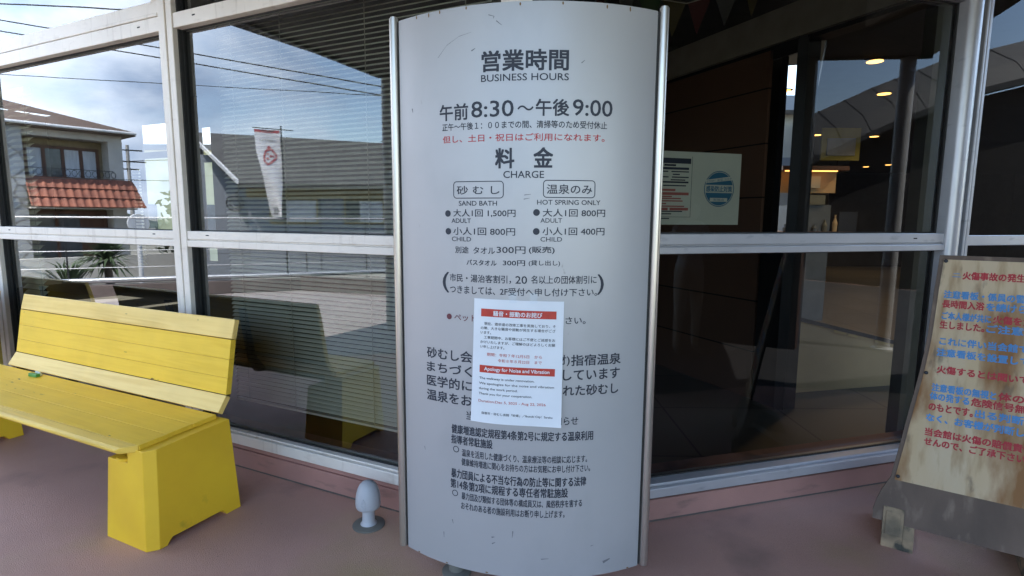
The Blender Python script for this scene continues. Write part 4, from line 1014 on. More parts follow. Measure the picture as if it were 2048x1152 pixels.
# ------------------------------------------------------------------ weathered notice board on the right
NO = Vector((1.724, 2.39, 0)); ND = Vector((.819, -.574, 0)); NN = Vector((-.574, -.819, 0))
def nb(u, z, d=0):     # board surface: leans back, flares forward at the foot
    off = -.18 * z + .03 * 0 + (.10 * max(0, .36 - z) ** 2 / .1) * .35 - .03
    return NO + ND * u + NN * (off + d) + Vector((0, 0, z))
left_edge = [(.105, .000), (.11, -.040), (.149, -.041), (.20, -.028), (.244, -.013), (.308, .017), (.40, .030), (.471, .041), (.556, .052), (.68, .070), (.806, .088), (.90, .098), (.976, .105), (1.08, .110), (1.185, .114), (1.344, .123)][1:]
WU = .62
brd = thing('notice_board', 'weathered free standing board with red and blue Japanese warning text', 'notice board', NO + ND * .31)
q = MB(); NU = 10; vs = []; fs = []
for dd in (0, -.012):
    for z, ul in left_edge:
        for i in range(NU + 1):
            u = ul + (WU - 2 * ul) * i / NU; vs.append(nb(u, z, dd))
nr = len(left_edge); w1 = NU + 1
for s_ in (0, 1):
    for j in range(nr - 1):
        for i in range(NU):
            k = s_ * nr * w1 + j * w1 + i; fs.append((k, k + 1, k + w1 + 1, k + w1))
for j in range(nr - 1):
    for e in (0, NU): fs.append((j * w1 + e, (j + 1) * w1 + e, nr * w1 + (j + 1) * w1 + e, nr * w1 + j * w1 + e))
for i in range(NU):
    fs.append((i, i + 1, nr * w1 + i + 1, nr * w1 + i)); k = (nr - 1) * w1 + i; fs.append((k, k + 1, nr * w1 + k + 1, nr * w1 + k))
q.add(vs, fs); q.build('backing_sheet', M['nb_grey'], brd)
q = MB(); vs = []; fs = []
pe = [(z, u) for z, u in left_edge if .30 < z < 1.33]; pe = [(.300, .016)] + pe + [(1.325, .122)]
for z, ul in pe:
    for i in range(NU + 1):
        uu = ul + .016 + (WU - 2 * ul - .032) * i / NU; vs.append(nb(uu, z, .004))
for j in range(len(pe) - 1):
    for i in range(NU): fs.append((j * w1 + i, j * w1 + i + 1, (j + 1) * w1 + i + 1, (j + 1) * w1 + i))
nv = len(vs)
q.add(vs, fs)
rim = [j * w1 for j in range(len(pe))] + [(len(pe) - 1) * w1 + i for i in range(1, w1)] + [j * w1 + NU for j in range(len(pe) - 2, -1, -1)] + [i for i in range(NU - 1, 0, -1)]
q.add([vs[i] - NN * .0036 for i in rim] + [vs[i] for i in rim], [(k, (k + 1) % len(rim), len(rim) + (k + 1) % len(rim), len(rim) + k) for k in range(len(rim))])
q.build('panel', M['nb_panel'], brd, recalc=False)
rows = [(1.256, .175, [('b', '二', .028), ('r', '火傷事故の発生', .21)]), (1.168, .150, [('b', '注意看板・係員の警告を', .335)]), (1.125, .148, [('r', '長時間入浴', .146), ('b', 'を続けられ', .17)]), (1.072, .150, [('b', 'ご本人様が共に', .17), ('r', '火傷を負い', .16)]), (1.031, .146, [('r', '生しました。', .155), ('b', 'ご注意', .12)]),
        (.957, .150, [('b', 'これに伴い当会館では', .335)]), (.906, .144, [('b', '注意看板を設置して日', .345)]), (.829, .150, [('r', '火傷するとは聞いてい', .345)]),
        (.746, .138, [('b', '注意看板の無視と', .222), ('r', '体の発', .13)]), (.706, .134, [('b', '体の発する', .138), ('r', '危険信号無視', .215)]), (.658, .133, [('r', 'のもとです。', .155), ('b', '出る判断は', .20)]), (.609, .128, [('b', 'なく、お客様が判断して', .365)]),
        (.544, .128, [('r', '当会館は火傷の賠償責任', .365)]), (.501, .128, [('r', 'せんので、ご了承下さい。', .355)])]
nbm = {'r': MB(), 'b': MB()}
NS = lambda a_, b_: nb(a_, b_, .0052)
for z, u, segs in rows:
    for k, body, w in segs:
        hh = .034
        if body == '二': hh = .016
        put_text(nbm[k], body, u, u + w, z - hh / 2, z + hh / 2, NS, 0, .034); u += w + .008
nbm['r'].build('red_lettering', M['nb_red'], brd, recalc=False); nbm['b'].build('blue_lettering', M['nb_blue'], brd, recalc=False)
for u, z in ((.146, 1.318), (.474, 1.318), (.112, .806), (.508, .806), (.043, .318), (.577, .318)):
    q = MB(); c = nb(u, z, .004); ax = NN + Vector((0, 0, .18)); ax.normalize()
    q.tube([c, c + ax * .004, c + ax * .006], [.008, .008, .004], 14); q.build('screw', M['darkmetal'], brd)
for u0 in (.0, .50):
    q = MB(); F = lambda u, n_, z: NO + ND * u + NN * n_ + Vector((0, 0, z))
    # short concrete block, low in front, rising to a sloping top under the sheet, one corner chipped off
    c0, c1 = u0, u0 + .122
    q.prism([F(c0, n_, z_) for n_, z_ in ((.0, 0), (.003, .062), (-.045, .175), (-.12, .19), (-.30, .10), (-.36, 0))], ND * .080)
    q.prism([F(c0 + .0802, n_, z_) for n_, z_ in ((.0, 0), (.0, .060), (-.040, .120), (-.12, .185), (-.30, .10), (-.36, 0))], ND * .0418)
    q.prism([F(c0 + .012, n_, z_) for n_, z_ in ((.004, .064), (-.036, .158), (-.034, .162), (.008, .066))], ND * .055)
    o = q.build('foot', M['nb_foot'], brd, bevel=.006)

# ------------------------------------------------------------------ canopy over the forecourt (seen mirrored in the glass)
cn = thing('canopy', 'dark slatted canopy over the forecourt mirrored at the top of the windows', 'canopy', (-4.8, .6, 0))
poly = [L(3.85, -.05, 0), L(.02, -.05, 0), R(4.0, -.05, 0), (4.9, 2.6, 0), (5.93, 1.68, 0), (4.72, .76, 0), (5.6, -3.2, 0), (1.6, -3.2, 0), (.6, -.6, 0), (-3.9, -.6, 0), (-4.83, .67, 0)]
poly = [Vector((p[0], p[1], 3.30)) for p in poly]
q = MB(); q.prism(poly, (0, 0, .03)); q.build('soffit', M['soffit'], cn)
q = MB(); q.prism([Vector((p.x, p.y, 3.331)) for p in poly], (0, 0, .22)); q.build('roof_deck', M['roomdark'], cn)
for p0, p1 in ((Vector((-3.62, 2.9, 0)), Vector((-4.83, .67, 0))), (Vector((-4.83, .67, 0)), Vector((-3.9, -.6, 0))), (Vector((-3.9, -.6, 0)), Vector((.6, -.6, 0))), (Vector((.6, -.6, 0)), Vector((1.6, -3.2, 0))), (Vector((1.6, -3.2, 0)), Vector((5.6, -3.2, 0))), (Vector((5.6, -3.2, 0)), Vector((4.72, .76, 0))), (Vector((4.72, .76, 0)), Vector((5.93, 1.68, 0)))):
    d = (p1 - p0).normalized(); nn = Vector((d.y, -d.x, 0))
    q = MB(); q.prism([p0 + nn * .002 + Vector((0, 0, 3.27)), p1 + nn * .002 + Vector((0, 0, 3.27)), p1 + nn * .05 + Vector((0, 0, 3.27)), p0 + nn * .05 + Vector((0, 0, 3.27))], (0, 0, .30)); q.build('fascia', M['darkmetal'], cn)
def column(x, y, r, label):
    t = thing('column', label, 'column', (x, y, 0))
    q = MB(); q.lathe((x, y, 0), [(r * 1.5, .001), (r * 1.5, .03), (r, .031), (r, 3.268)], 28); o = q.build('shaft', M['column'], t); smooth_by_angle(o, 40)
column(-4.80, .62, .065, 'pale round canopy column mirrored left of the silver sign')
column(5.72, 1.53, .075, 'pale round canopy column mirrored in the right window')

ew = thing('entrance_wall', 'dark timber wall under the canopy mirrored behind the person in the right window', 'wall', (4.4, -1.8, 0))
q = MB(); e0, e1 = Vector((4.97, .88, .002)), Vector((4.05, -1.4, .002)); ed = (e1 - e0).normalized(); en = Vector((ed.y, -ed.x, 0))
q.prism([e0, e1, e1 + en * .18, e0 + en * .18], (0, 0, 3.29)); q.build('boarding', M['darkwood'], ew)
q = MB(); q.prism([e0 - ed * .06 - en * .01, e0 - ed * .001 - en * .01, e0 - ed * .001 + en * .19, e0 - ed * .06 + en * .19], (0, 0, 3.265)); q.build('end_post', M['brownwood'], ew)

# ------------------------------------------------------------------ parapet and wire railing round the terrace
RA = Vector((-9.6, .5, 0)); RD = Vector((.2676, -.9635, 0)); RNm = Vector((-.9635, -.2676, 0))
Rf = lambda t_, n_, z: RA + RD * t_ + RNm * n_ + Vector((0, 0, z))
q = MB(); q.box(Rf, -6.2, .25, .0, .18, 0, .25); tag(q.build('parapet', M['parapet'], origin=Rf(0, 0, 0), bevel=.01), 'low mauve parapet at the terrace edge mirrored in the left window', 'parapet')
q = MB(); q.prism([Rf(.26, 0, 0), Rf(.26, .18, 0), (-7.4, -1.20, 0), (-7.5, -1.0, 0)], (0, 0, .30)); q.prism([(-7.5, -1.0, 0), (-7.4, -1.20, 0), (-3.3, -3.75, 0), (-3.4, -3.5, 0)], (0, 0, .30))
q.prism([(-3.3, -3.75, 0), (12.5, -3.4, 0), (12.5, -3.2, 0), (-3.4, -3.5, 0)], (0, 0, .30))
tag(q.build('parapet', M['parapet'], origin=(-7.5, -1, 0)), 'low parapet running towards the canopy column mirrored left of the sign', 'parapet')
rl = thing('railing', 'thin wire railing with a thick galvanised pipe mirrored in the left window', 'railing', Rf(0, .1, .25))
q = MB(); q.tube([Rf(-6.1, .09, .325), Rf(3.4, .09, .325)], .050, 14); o = q.build('pipe', M['galv'], rl); smooth_by_angle(o, 40)
for z, r_ in ((.56, .008), (.87, .008), (1.47, .016)):
    q = MB(); q.tube([Rf(-6.1, .09, z), Rf(3.4, .09, z)], r_, 8); q.build('wire', M['wire'], rl)
for t_ in (-5.6, -3.6, -1.6, .4, 1.6, 3.3):
    q = MB(); q.tube([Rf(t_, .09, .26 if t_ < .3 else -1.2), Rf(t_, .09, 1.46)], .012, 8); q.build('post', M['darkmetal'], rl)

# banner flags tied to the railing
def banner(t_, w, ztop, zbot, label, emblem):
    c0 = Rf(t_, .0, 0); t = thing('banner_flag', label, 'flag', Rf(t_, .09, .3))
    q = MB(); q.tube([Rf(t_, .06, .30), Rf(t_, .06, ztop + .06)], .013, 8); q.tube([Rf(t_ - w - .06, .06, ztop), Rf(t_ + .22, .06, ztop - .015)], .009, 8); q.build('pole', M['darkmetal'], t)
    def fs_(a_, b_):      # a 0 pole side .. 1 free side, b 0 top .. 1 bottom ; narrows and twists towards the tied foot
        wd = w * (1 - .62 * max(0, b_ - .25) ** 1.1 / .75 ** 1.1)
        drift = .02 + .05 * math.sin(b_ * 5)
        uu = t_ - .03 + drift * b_ - (a_ * wd)
        nn = .05 + .10 * math.sin(a_ * 3.1 + b_ * 5) * (.3 + b_)
        return Rf(uu, nn, ztop - .03 - (ztop - zbot - .03) * b_)
    q = MB(); na, nb_ = 12, 30; vs = [fs_(i / na, j / nb_) for j in range(nb_ + 1) for i in range(na + 1)]; fs = []; ms = []
    for j in range(nb_):
        for i in range(na):
            fs.append((j * (na + 1) + i, j * (na + 1) + i + 1, (j + 1) * (na + 1) + i + 1, (j + 1) * (na + 1) + i))
    q.add(vs, fs); q.m = [1 if (k // na) < 1 else 0 for k in range(len(fs))]
    q.build('cloth', [M['flag'], M['flagred']], t, smooth=True, recalc=False)
    if emblem:
        for side in (.006, -.006):
            q = MB(); S = lambda a_, b_: fs_(a_, b_) - RNm * side
            # curled red brush drawing: a body outline with a small crest, plus a line of lettering
            pts = [(.25, .27), (.40, .215), (.60, .235), (.72, .30), (.76, .36), (.66, .40), (.48, .375), (.30, .335), (.20, .30)]
            for (a0, b0), (a1, b1) in zip(pts, pts[1:] + pts[:1]):
                dx, dy = a1 - a0, b1 - b0; l = math.hypot(dx, dy * 3); nx, ny = -dy * 3 / l * .035, dx / l * .035 / 3
                q.add([S(a0 + nx, b0 + ny), S(a0 - nx, b0 - ny), S(a1 - nx, b1 - ny), S(a1 + nx, b1 + ny)], [(0, 1, 2, 3)])
            for (a_, b_, ra, rb) in ((.48, .205, .07, .022), (.45, .30, .05, .016), (.60, .33, .06, .013), (.35, .30, .04, .012), (.55, .275, .05, .010)): put_ellipse(q, a_, b_, ra, rb, S, 0, 14)
            q.build('red_drawing', M['flagred'], t, recalc=False)
            q = MB(); vs_, f_ = glyphs('いぶすき砂むし', .0)
            q.add([S(.82 - .66 * x if side > 0 else .16 + .66 * x, .135 - .03 * y) for x, y in vs_], f_)
            for (a_, b_, ra, rb) in ((.5, .90, .2, .010), (.45, .93, .25, .012), (.55, .96, .2, .010)): put_ellipse(q, a_, b_, ra, rb, S, 0, 12, inner=.55)
            q.build('dark_drawing', M['ink'], t, recalc=False)
banner(.02, .46, 3.22, 1.50, 'tall white banner with a red drawing tied to the railing, mirrored in the window', True)
banner(2.42, .40, 3.10, 1.50, 'second white banner partly hidden by the mirrored canopy column', False)

# ------------------------------------------------------------------ house with the red tiled balcony across the street
HB = frame((-27.42, 1.77, -1.25), (.22, .975), (-.975, .22)); z0_ = 1.25     # heights below are above terrace level
HH = lambda u, v, z: HB(u, v, z + z0_)
hs = thing('house', 'white two storey house with a red tiled balcony, mirrored at the far left', 'house', HH(2, 2, -1.25))
q = MB()
q.box(HH, -.10, .42, 0, 6.0, -1.25, 5.0); q.box(HH, .42, 3.25, -.001, .3, 4.60, 5.0); q.box(HH, .42, 3.25, .0, .9, 1.78, 3.0); q.box(HH, .42, 9, .9, 6, -1.25, 5.0)
q.build('wall', M['white_rend'], hs)
q = MB(); q.box(HH, .43, 3.24, .86, .898, 3.01, 4.6); q.box(HH, .43, 3.24, .86, .898, -1.2, 1.77); q.build('loggia_wall', M['loggia'], hs)
q = MB(); q.box(HH, 3.25, 9.0, -.30, .88, -1.25, 5.0); q.build('stone_wall', M['stone'], hs)
for u_, z_ in ((4.1, 2.8), (4.0, 4.3)):
    q = MB(); q.box(HH, u_, u_ + .9, -.50, -.302, z_, z_ + .14); q.build('ledge', M['brownwood'], hs)
# hipped roof
q = MB(); e = .55; zt = 6.25; ze = 5.02
c = [HH(-.45, -e, ze), HH(9.5, -e, ze), HH(9.5, 6.6, ze), HH(-.45, 6.6, ze), HH(3.1, 3.0, zt), HH(9.5, 3.0, zt)]
dz = Vector((0, 0, -.16))
q.add(c + [p + dz for p in c[:4]], [(0, 1, 5, 4), (1, 2, 5), (2, 3, 4, 5), (3, 0, 4), (9, 8, 7, 6), (0, 6, 7, 1), (1, 7, 8, 2), (2, 8, 9, 3), (3, 9, 6, 0)])
q.build('roof', M['roofbrown'], hs)
q = MB(); q.tube([HH(-.45, -e - .05, ze - .06), HH(9.5, -e - .05, ze - .06)], .06, 8); q.build('gutter', M['silverbar'], hs)
# loggia windows
wf = MB()
for u_ in (.62, 1.18, 1.80, 2.42, 2.98): wf.box(HH, u_ - .06, u_ + .06, .80, .858, 3.02, 4.28)
wf.box(HH, .56, 3.04, .795, .857, 4.20, 4.32); wf.box(HH, .56, 3.04, .795, .857, 3.0, 3.08)
win = wf.build('window', M['brownwood'], hs)
for k, (a_, b_) in enumerate(((.68, 1.12), (1.24, 1.74), (1.86, 2.36), (2.48, 2.92))):
    q = MB(); q.box(HH, a_, b_, .835, .856, 3.08, 4.20); q.build('pane', M['curtain'] if k != 2 else M['paneglass'], win)
# scroll railing
q = MB()
for k in range(13):
    u_ = .30 + k * .225; c_ = HH(u_, -.02, 3.20)
    for rr, cz in ((.085, 0),): q.tube([c_ + (HH(1, 0, 0) - HH(0, 0, 0)) * rr * math.cos(t) + Vector((0, 0, rr * 1.5 * math.sin(t))) for t in [2 * math.pi * j / 12 for j in range(13)]], .012, 5)
q.tube([HH(.3, -.02, 3.36), HH(3.1, -.02, 3.36)], .014, 6); q.build('scroll_railing', M['darkmetal'], hs)
# red tile skirt: corrugated rows stepping out
q = MB(); rows_ = 3
for r_ in range(rows_):
    t0, t1 = r_ / rows_, (r_ + 1) / rows_ + .02; nU = 120; vs = []; fs = []
    for i in range(nU + 1):
        u_ = -.36 - .20 * 0 + 3.62 * i / nU; ph = (u_ * 2 * math.pi / .27)
        h = .045 * (max(0, math.cos(ph)) ** .7 - .3 * max(0, -math.cos(ph)))
        for (tt, lift) in ((t0, .0), (t1, .05), (t1, .0)):
            uu = u_ - .22 * tt if i == 0 else u_
            vs.append(HH(uu, -.10 - .62 * tt - h - lift, 2.97 - 1.12 * tt + lift * .5))
        if i:
            k = 3 * i; fs += [(k - 3, k, k + 1, k - 2), (k - 2, k + 1, k + 2, k - 1)]
    q.add(vs, fs)
q.build('tile_skirt', M['tile'], hs, smooth=False)
q = MB(); q.prism([HH(-.36, -.10, 2.97), HH(-.56, -.72, 1.84), HH(-.36, -.02, 1.84)], HH(.06, 0, 0) - HH(0, 0, 0)); q.box(HH, -.34, 3.25, -.10, -.002, 2.93, 3.0); q.build('skirt_end', M['tile'], hs)
q = MB(); q.box(HH, -.30, 3.24, -.60, -.003, 1.76, 1.82); q.build('skirt_soffit', M['white_rend'], hs)
wf = MB()
for u_ in (.50, 1.35, 2.2, 3.1): wf.box(HH, u_ - .06, u_ + .06, .78, .857, -1.2, 1.60)
wf.box(HH, .44, 3.2, .775, .858, 1.56, 1.70); win = wf.build('window', M['brownwood'], hs)
for a_, b_ in ((.56, 1.29), (1.41, 2.14), (2.26, 3.04)):
    q = MB(); q.box(HH, a_, b_, .83, .856, -1.2, 1.56); q.build('pane', M['brownwood'] if a_ < 1 else M['paneglass'], win)
gw_ = MB(); gw_.box(HH, -1.0, 4.8, -4.2, -4.0, -1.25, .05); tag(gw_.build('garden_wall', M['white_rend'], origin=HH(2, -4.1, -1.25)), 'low pale garden wall in front of the red balcony house', 'garden wall')

# ------------------------------------------------------------------ long grey roofed building
BB = frame((-16.64, -.34, 0), (.41, -.912), (-.912, -.41))
gb = thing('grey_roofed_building', 'long low building with a sloping grey slate roof, mirrored behind the banner', 'building', BB(3, 3, -1.25))
q = MB(); c = [BB(0, 0, 2.52), BB(12, 0, 2.62), BB(12, 4.6, 4.35), BB(-2.55, 4.6, 4.60)]
q.add(c + [p + Vector((0, 0, -.14)) for p in c], [(0, 1, 2, 3), (7, 6, 5, 4), (0, 4, 5, 1), (1, 5, 6, 2), (2, 6, 7, 3), (3, 7, 4, 0)])
c = [BB(-2.55, 4.62, 4.60), BB(12, 4.62, 4.35), BB(12, 9, 2.4), BB(-2.55, 9, 2.4)]
q.add(c + [p + Vector((0, 0, -.14)) for p in c], [(0, 1, 2, 3), (7, 6, 5, 4), (0, 4, 5, 1), (1, 5, 6, 2), (2, 6, 7, 3), (3, 7, 4, 0)])
q.build('roof', M['roofgrey'], gb)
q = MB(); q.prism([BB(-.06, -.03, 2.50), BB(-2.62, 4.6, 4.58), BB(-2.62, 4.6, 4.70), BB(-.06, -.03, 2.62)], BB(.07, 0, 0) - BB(0, 0, 0)); q.build('barge_board', M['silverbar'], gb)
q = MB(); q.box(BB, .1, 12, .7, .9, -1.25, 2.3); q.prism([BB(.1, .9, -1.25), BB(.1, 8, -1.25), BB(.1, 8, 2.4), BB(.1, 4.6, 4.2), BB(.1, .9, 2.7)], BB(.15, 0, 0) - BB(0, 0, 0)); q.build('wall', M['wallgrey'], gb)
q = MB(); q.box(BB, .08, 12, .62, .698, 2.12, 2.45); q.build('fascia', M['ochre'], gb)
q = MB(); q.box(BB, -2.6, .09, 3.6, 7.8, -1.25, 3.7); q.build('side_wing', M['wallgrey'], gb)
for a_, b_ in ((.80, 2.15), (3.1, 4.3), (5.6, 7.0)):
    q = MB(); q.box(BB, a_ - .06, b_ + .06, .655, .698, 1.28, 2.10); w_ = q.build('window', M['ochre'], gb)
    q = MB(); q.box(BB, a_ + .45, b_, .64, .654, 1.34, 2.04); q.build('curtain', M['curtain'], w_)
    q = MB(); q.box(BB, a_, a_ + .45, .64, .654, 1.34, 2.04); q.build('pane', M['paneglass'], w_)
q = MB(); c_ = BB(-.20, .3, 1.92)
for rr in (.24, .15): q.tube([c_ + (BB(1, 0, 0) - BB(0, 0, 0)) * rr * math.cos(t) + Vector((0, 0, rr * math.sin(t))) for t in [2 * math.pi * j / 18 for j in range(19)]], .03, 6)
q.tube([c_ + Vector((0, 0, .24)), BB(.02, .3, 2.40)], .025, 6); q.build('wheel_ornament', M['darkmetal'], gb)
q = MB(); q.box(BB, .3, 12, -2.2, -2.0, -1.25, -.1); tag(q.build('garden_wall', M['white_rend'], origin=BB(3, -2.1, -1.25)), 'low pale wall in front of the grey roofed building', 'garden wall')

# mirror post, palm, street pole, cables
rp = thing('road_mirror', 'round white road mirror on a pale post beside the red balcony house', 'road mirror', (-15.05, 2.46, -1.22))
q = MB(); q.tube([(-15.05, 2.46, -1.22), (-15.05, 2.46, 1.15)], .055, 12); q.build('post', M['silverbar'], rp)
q = MB(); q.tube([(-14.98, 2.44, 1.31), (-15.03, 2.45, 1.31), (-15.07, 2.46, 1.31)], [.235, .245, .2], 26); q.build('mirror_face', M['curtain'], rp)
def palm(x, y, z, h, label):
    t = thing('palm_plant', label, 'plant', (x, y, z))
    q = MB(); q.tube([(x, y, z), (x + .05, y, z + h * .5), (x, y + .05, z + h)], [.12, .10, .09], 10); q.build('trunk', M['trunk'], t)
    q = MB()
    for i in range(64):
        a_ = random.uniform(0, 2 * math.pi); el = random.uniform(-.5, 1.35); ln = random.uniform(.7, 1.15)
        d = Vector((math.cos(a_) * math.cos(el), math.sin(a_) * math.cos(el), math.sin(el))); side = d.cross(Vector((0, 0, 1))).normalized()
        b = Vector((x, y + .03, z + h)); p1 = b + d * ln * .6; p2 = b + d * ln + Vector((0, 0, -.25 * ln))
        for s_ in (-1, 0, 1):
            m1 = p1 + side * s_ * .10; m2 = p2 + side * s_ * .26
            q.add([b - side * .01, b + side * .01, m1 + side * .03, m1 - side * .03, m2], [(0, 1, 2, 3), (3, 2, 4)])
    q.build('crown', M['palm'], t, recalc=False)
palm(-16.5, 3.05, -1.25, 1.55, 'spiky palm under the red tiled balcony, mirrored above the bench')
palm(-15.9, 3.9, -1.25, .9, 'shorter spiky palm left of the road mirror')
def bush(name, label, x, y, z, rx, rz, n=900, m='leaf'):
    t = thing(name, label, 'tree', (x, y, z))
    q = MB(); q.tube([(x, y, z), (x + .1, y, z + rz * .7)], [.16, .09], 8)
    for k in range(5):
        a_ = k * 1.3; q.tube([(x + .05, y, z + rz * .4), (x + rx * .6 * math.cos(a_), y + rx * .6 * math.sin(a_), z + rz * (.9 + .1 * k))], [.06, .02], 6)
    q.build('trunk', M['trunk'], t)
    q = MB(); cl = [(x + random.gauss(0, rx * .45), y + random.gauss(0, rx * .45), z + rz * .9 + random.gauss(0, rz * .35), random.uniform(.3, .55) * rx) for _ in range(14)]
    for i in range(n):
        cx_, cy_, cz_, r_ = random.choice(cl); d = Vector((random.gauss(0, 1), random.gauss(0, 1), random.gauss(0, 1))).normalized() * r_ * random.uniform(.6, 1)
        p = Vector((cx_, cy_, max(z + .1, cz_ + d.z))) + Vector((d.x, d.y, 0)); a_ = Vector((random.gauss(0, 1), random.gauss(0, 1), random.gauss(0, 1))).normalized(); b_ = a_.orthogonal().normalized(); s_ = rx * .10
        q.add([p - a_ * s_, p + b_ * s_ * .5, p + a_ * s_, p - b_ * s_ * .5], [(0, 1, 2, 3)])
    q.build('crown', M[m], t, recalc=False)
bush('garden_tree', 'dark leafy tree behind the corner of the red balcony house', -31, -4.5, -1.25, 2.2, 2.6)
bush('garden_tree', 'rounded dark green tree between the two mirrored buildings', -36, -3.2, -1.25, 2.8, 3.0)
bush('garden_tree', 'leafy tree mirrored low in the right window', 12.5, -5.5, -1.25, 1.8, 2.0)
up = thing('utility_pole', 'thin utility pole with crossarms beside the red balcony house', 'utility pole', (-70.7, -2.2, -1.25))
q = MB(); q.tube([(-70.7, -2.2, -1.25), (-70.7, -2.2, 9.0)], [.22, .15], 10); q.build('pole', M['pole'], up)
for z_, w_ in ((8.4, 1.3), (7.2, 1.6), (6.4, .9)):
    q = MB(); q.box(W3, -70.85, -70.55, -2.2 - w_, -2.2 + w_ * .8, z_, z_ + .12); q.build('crossarm', M['darkmetal'], up)
cab = [((-38.19, 5.45, 12.38), (-31.98, -2.13, 12.0), (-25.0, -10.6, 11.5)), ((-38.22, 5.48, 11.0), (-25.8, -9.67, 7.91), (-22.3, -14, 7.0)), ((-38.2, 5.5, 11.55), (-25.8, -9.67, 8.35), (-22.3, -14, 7.5)), ((-27.70, 5.26, 6.89), (-18.61, -5.82, 6.2), (-15.0, -10.2, 5.9)), ((-70.7, -2.2, 7.3), (-40, -7.5, 5.7), (-24, -10.5, 5.0)), ((-21.5, 6.5, 2.62), (-22, -2, 2.86), (-24.5, -9, 3.6))]
labs = ['upper thick power cable across the top of the mirrored sky', 'lower thick power cable sloping down across the mirrored sky', 'middle thick power cable sloping down across the mirrored sky', 'thin single cable crossing the mirrored clouds above the house roof', 'thin cable leaving the utility pole towards the grey roof', 'low dark cable passing in front of the red tiled balcony']
for pts, lab, r_ in zip(cab, labs, (.034, .0325, .0325, .014, .034, .014)):
    p = [Vector(a_) for a_ in pts]; d0 = (p[1] - p[0]); path = [p[0] - d0 * .8] + [p[0].lerp(p[1], k / 6) for k in range(6)] + [p[1].lerp(p[2], k / 4) for k in range(5)]
    q = MB(); q.tube(path, r_, 6)
    if r_ == .0325:
        for k in (.42, .86): c_ = p[0].lerp(p[1], k * .5); q.tube([c_ - Vector((0, 0, .28)), c_ + Vector((0, 0, .28))], .035, 6)
    tag(q.build('power_cable', M['blackwire'], origin=p[0]), lab, 'cable', 'overhead cables along the street')

# ------------------------------------------------------------------ what the right window mirrors: a broad metal roof
rb = thing('metal_roofed_hall', 'hall with a broad curved grey metal roof mirrored in the right window', 'building', (14.5, -4, -1.25))
p = [Vector((11.0, -5.6, 2.9)), Vector((13.1, -4.19, 4.07)), Vector((14.8, -3.1, 4.98)), Vector((16.31, -2.14, 5.68)), Vector((19.5, -.2, 6.6))]
inw = Vector((-.55, .83, 0))
q = MB(); vs = []; fs = []
for k, v_ in enumerate(p): vs += [v_, v_ + inw * .9 + Vector((0, 0, -.55)), v_ + inw * 1.3 + Vector((0, 0, -1.0)), v_ + inw * 1.3 + Vector((0, 0, -1.15)), v_ + Vector((0, 0, -1.15))]
for k in range(len(p) - 1):
    for j in range(5): fs.append((5 * k + j, 5 * k + 5 + j, 5 * k + 5 + (j + 1) % 5, 5 * k + (j + 1) % 5))
fs += [(0, 1, 2, 3, 4), tuple(20 + j for j in (4, 3, 2, 1, 0))]
q.add(vs, fs); q.build('roof', M['roofgrey'], rb)
q = MB()
for k in range(len(p) - 1):
    for t in (0, .33, .66): b_ = p[k].lerp(p[k + 1], t); q.tube([b_ + Vector((0, 0, .01)), b_ + inw * .9 + Vector((0, 0, -.545)), b_ + inw * 1.3 + Vector((0, 0, -.995))], .014, 5)
q.build('roof_seam', M['roofgrey'], rb)
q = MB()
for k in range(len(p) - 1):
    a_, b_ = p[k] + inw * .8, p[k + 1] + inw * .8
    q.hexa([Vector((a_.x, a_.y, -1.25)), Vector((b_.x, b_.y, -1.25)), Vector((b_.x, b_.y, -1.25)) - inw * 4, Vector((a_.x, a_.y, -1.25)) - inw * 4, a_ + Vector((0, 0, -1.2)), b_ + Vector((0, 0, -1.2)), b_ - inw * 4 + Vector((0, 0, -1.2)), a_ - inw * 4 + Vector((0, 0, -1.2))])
q.build('wall', M['darkwood'], rb)  # wall shaded by its near-black colour, not by the sun
yc = thing('added_cream_building', 'cream building added behind the office rear windows to tone down their glare beside the left mullion', 'building', (-13, 25, -.9))  # added to cut the white sky glare in the office windows
q = MB(); q.box(W3, -24, -6, 24, 31, -.9, 4.3); q.build('wall', M['creamwall'], yc)
q = MB(); q.box(W3, -24.3, -5.7, 23.6, 31.3, 4.302, 4.5); q.build('roof', M['roofgrey'], yc)
for x_ in (-20, -16.5, -13.2, -10.6, -8.2):
    q = MB(); q.box(W3, x_, x_ + 1.1, 23.95, 23.999, .6, 2.0); q.build('window', M['paneglass'], yc)
cb = thing('white_building', 'white storeyed building seen through the narrow slot window of the lobby', 'building', (7.2, 15, -.9))
q = MB(); q.box(W3, 5.2, 8.3, 14.6, 18, -.9, 4.6); q.build('wall', M['white_rend'], cb)
for z_ in (1.2, 2.7, 4.2):
    q = MB(); q.box(W3, 5.1, 8.4, 14.0, 14.599, z_, z_ + .35); q.build('balcony', M['wallgrey'], cb)

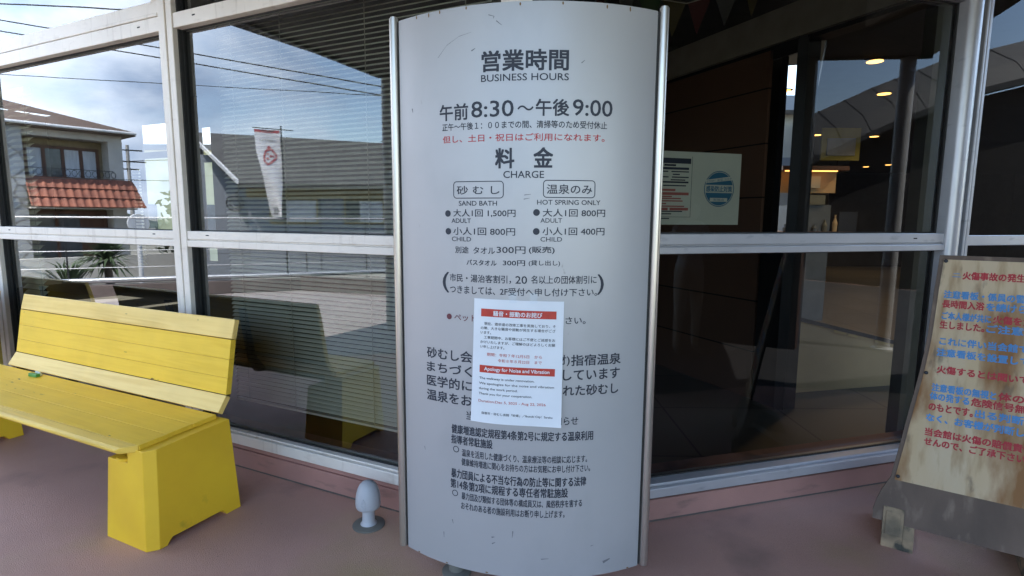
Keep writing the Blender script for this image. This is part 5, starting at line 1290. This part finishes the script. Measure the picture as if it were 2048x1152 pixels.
# ------------------------------------------------------------------ person standing outside on the right, faintly mirrored in the right glass
def person(base, face):
    rt = thing('person', 'person in pale shirt and beige trousers, faintly mirrored in the right window', 'person', base)
    fz = Vector((*face, 0)).normalized(); sd = Vector((fz.y, -fz.x, 0))
    P = lambda s, f, z: tuple(sd * s + fz * f + Vector((0, 0, z)))
    V = []; E = []; RD_ = []
    def add(p, r, par=None):
        V.append(p); RD_.append(r)
        if par is not None: E.append((par, len(V) - 1))
        return len(V) - 1
    pel = add(P(0, 0, .95), .135); ab = add(P(0, .01, 1.10), .125, pel); ch = add(P(0, .015, 1.28), .145, ab); up_ = add(P(0, .0, 1.42), .115, ch); nk = add(P(0, .01, 1.49), .052, up_); hd_ = add(P(0, .02, 1.555), .070, nk); h2 = add(P(0, .025, 1.625), .088, hd_); h3 = add(P(0, .01, 1.69), .068, h2)
    add(P(0, .115, 1.605), .014, h2)
    for s in (-1, 1):
        hp = add(P(.095 * s, 0, .87), .098, pel); kn = add(P(.11 * s, .02, .48), .064, hp); an = add(P(.12 * s, -.01, .10), .042, kn); hl = add(P(.125 * s, .03, .045), .042, an); add(P(.14 * s, .17, .035), .034, hl)
        sh = add(P(.185 * s, 0, 1.40), .058, up_); el = add(P(.225 * s, .03, 1.13), .043, sh); wr = add(P(.15 * s, .23, 1.19), .028, el); pm = add(P(.11 * s, .29, 1.22), .030, wr)
        for k, ln in enumerate((.070, .078, .072, .058)):
            f1_ = add(P((.095 + .012 * k) * s, .33, 1.25 - .018 * k), .0095, pm); add(P((.075 + .008 * k) * s, .33 + ln * .35, 1.262 - .018 * k), .008, f1_)
        t1 = add(P(.075 * s, .28, 1.245), .011, pm); add(P(.06 * s, .30, 1.275), .009, t1)
    me = bpy.data.meshes.new('body'); me.from_pydata(V, E, [])
    o = bpy.data.objects.new('body', me); col.objects.link(o)
    o.modifiers.new('skin', 'SKIN'); sv = me.skin_vertices[0].data
    for i, r in enumerate(RD_): sv[i].radius = (r, r); sv[i].use_root = (i == 0)
    ss = o.modifiers.new('sub', 'SUBSURF'); ss.levels = 2; ss.render_levels = 2
    bpy.context.view_layer.update()
    m2 = bpy.data.meshes.new_from_object(o.evaluated_get(bpy.context.evaluated_depsgraph_get()))
    bpy.data.objects.remove(o); m2.name = 'body'
    m2.materials.clear()
    for k in ('skin', 'shirt', 'trouser', 'shoe'): m2.materials.append(M[k])
    for pl in m2.polygons:
        c = pl.center; r_ = abs(c.dot(sd)); f_ = c.dot(fz); pl.use_smooth = True
        if c.z < .085: pl.material_index = 3
        elif c.z < .98 and f_ < .2: pl.material_index = 2
        elif c.z < 1.475 and not (f_ > .10 and c.z < 1.35 and r_ < .24 and f_ > .14): pl.material_index = 1
    body = mk_obj('body', m2, rt)
    q = MB(); cb_ = Vector(base) + Vector(P(0, -.005, 1.665)); prof = [(.092, -.05), (.100, -.01), (.098, .03), (.080, .068), (.048, .092), (.01, .102)]
    q.lathe(cb_, prof, 20); hr = q.build('hair', M['hair'], rt, smooth=True)
    q = MB()
    for s in (-1, 1): q.lathe(Vector(base) + Vector(P(.033 * s, .098, 1.635)), [(.004, -.006), (.009, 0), (.004, .006)], 8)
    q.build('eyes', M['hair'], rt)
    q = MB(); q.hexa([Vector(base) + Vector(P(a_, b_, c_)) for c_ in (1.22, 1.37) for a_, b_ in ((-.036, .335), (.036, .335), (.036, .343), (-.036, .343))])
    ph = q.build('phone', M['darkmetal'], None, origin=Vector(base) + Vector(P(0, .33, 1.22))); tag(ph, 'dark phone held up by the person mirrored in the right window', 'phone')
person((3.63, .42, 0), (-.281, .96))
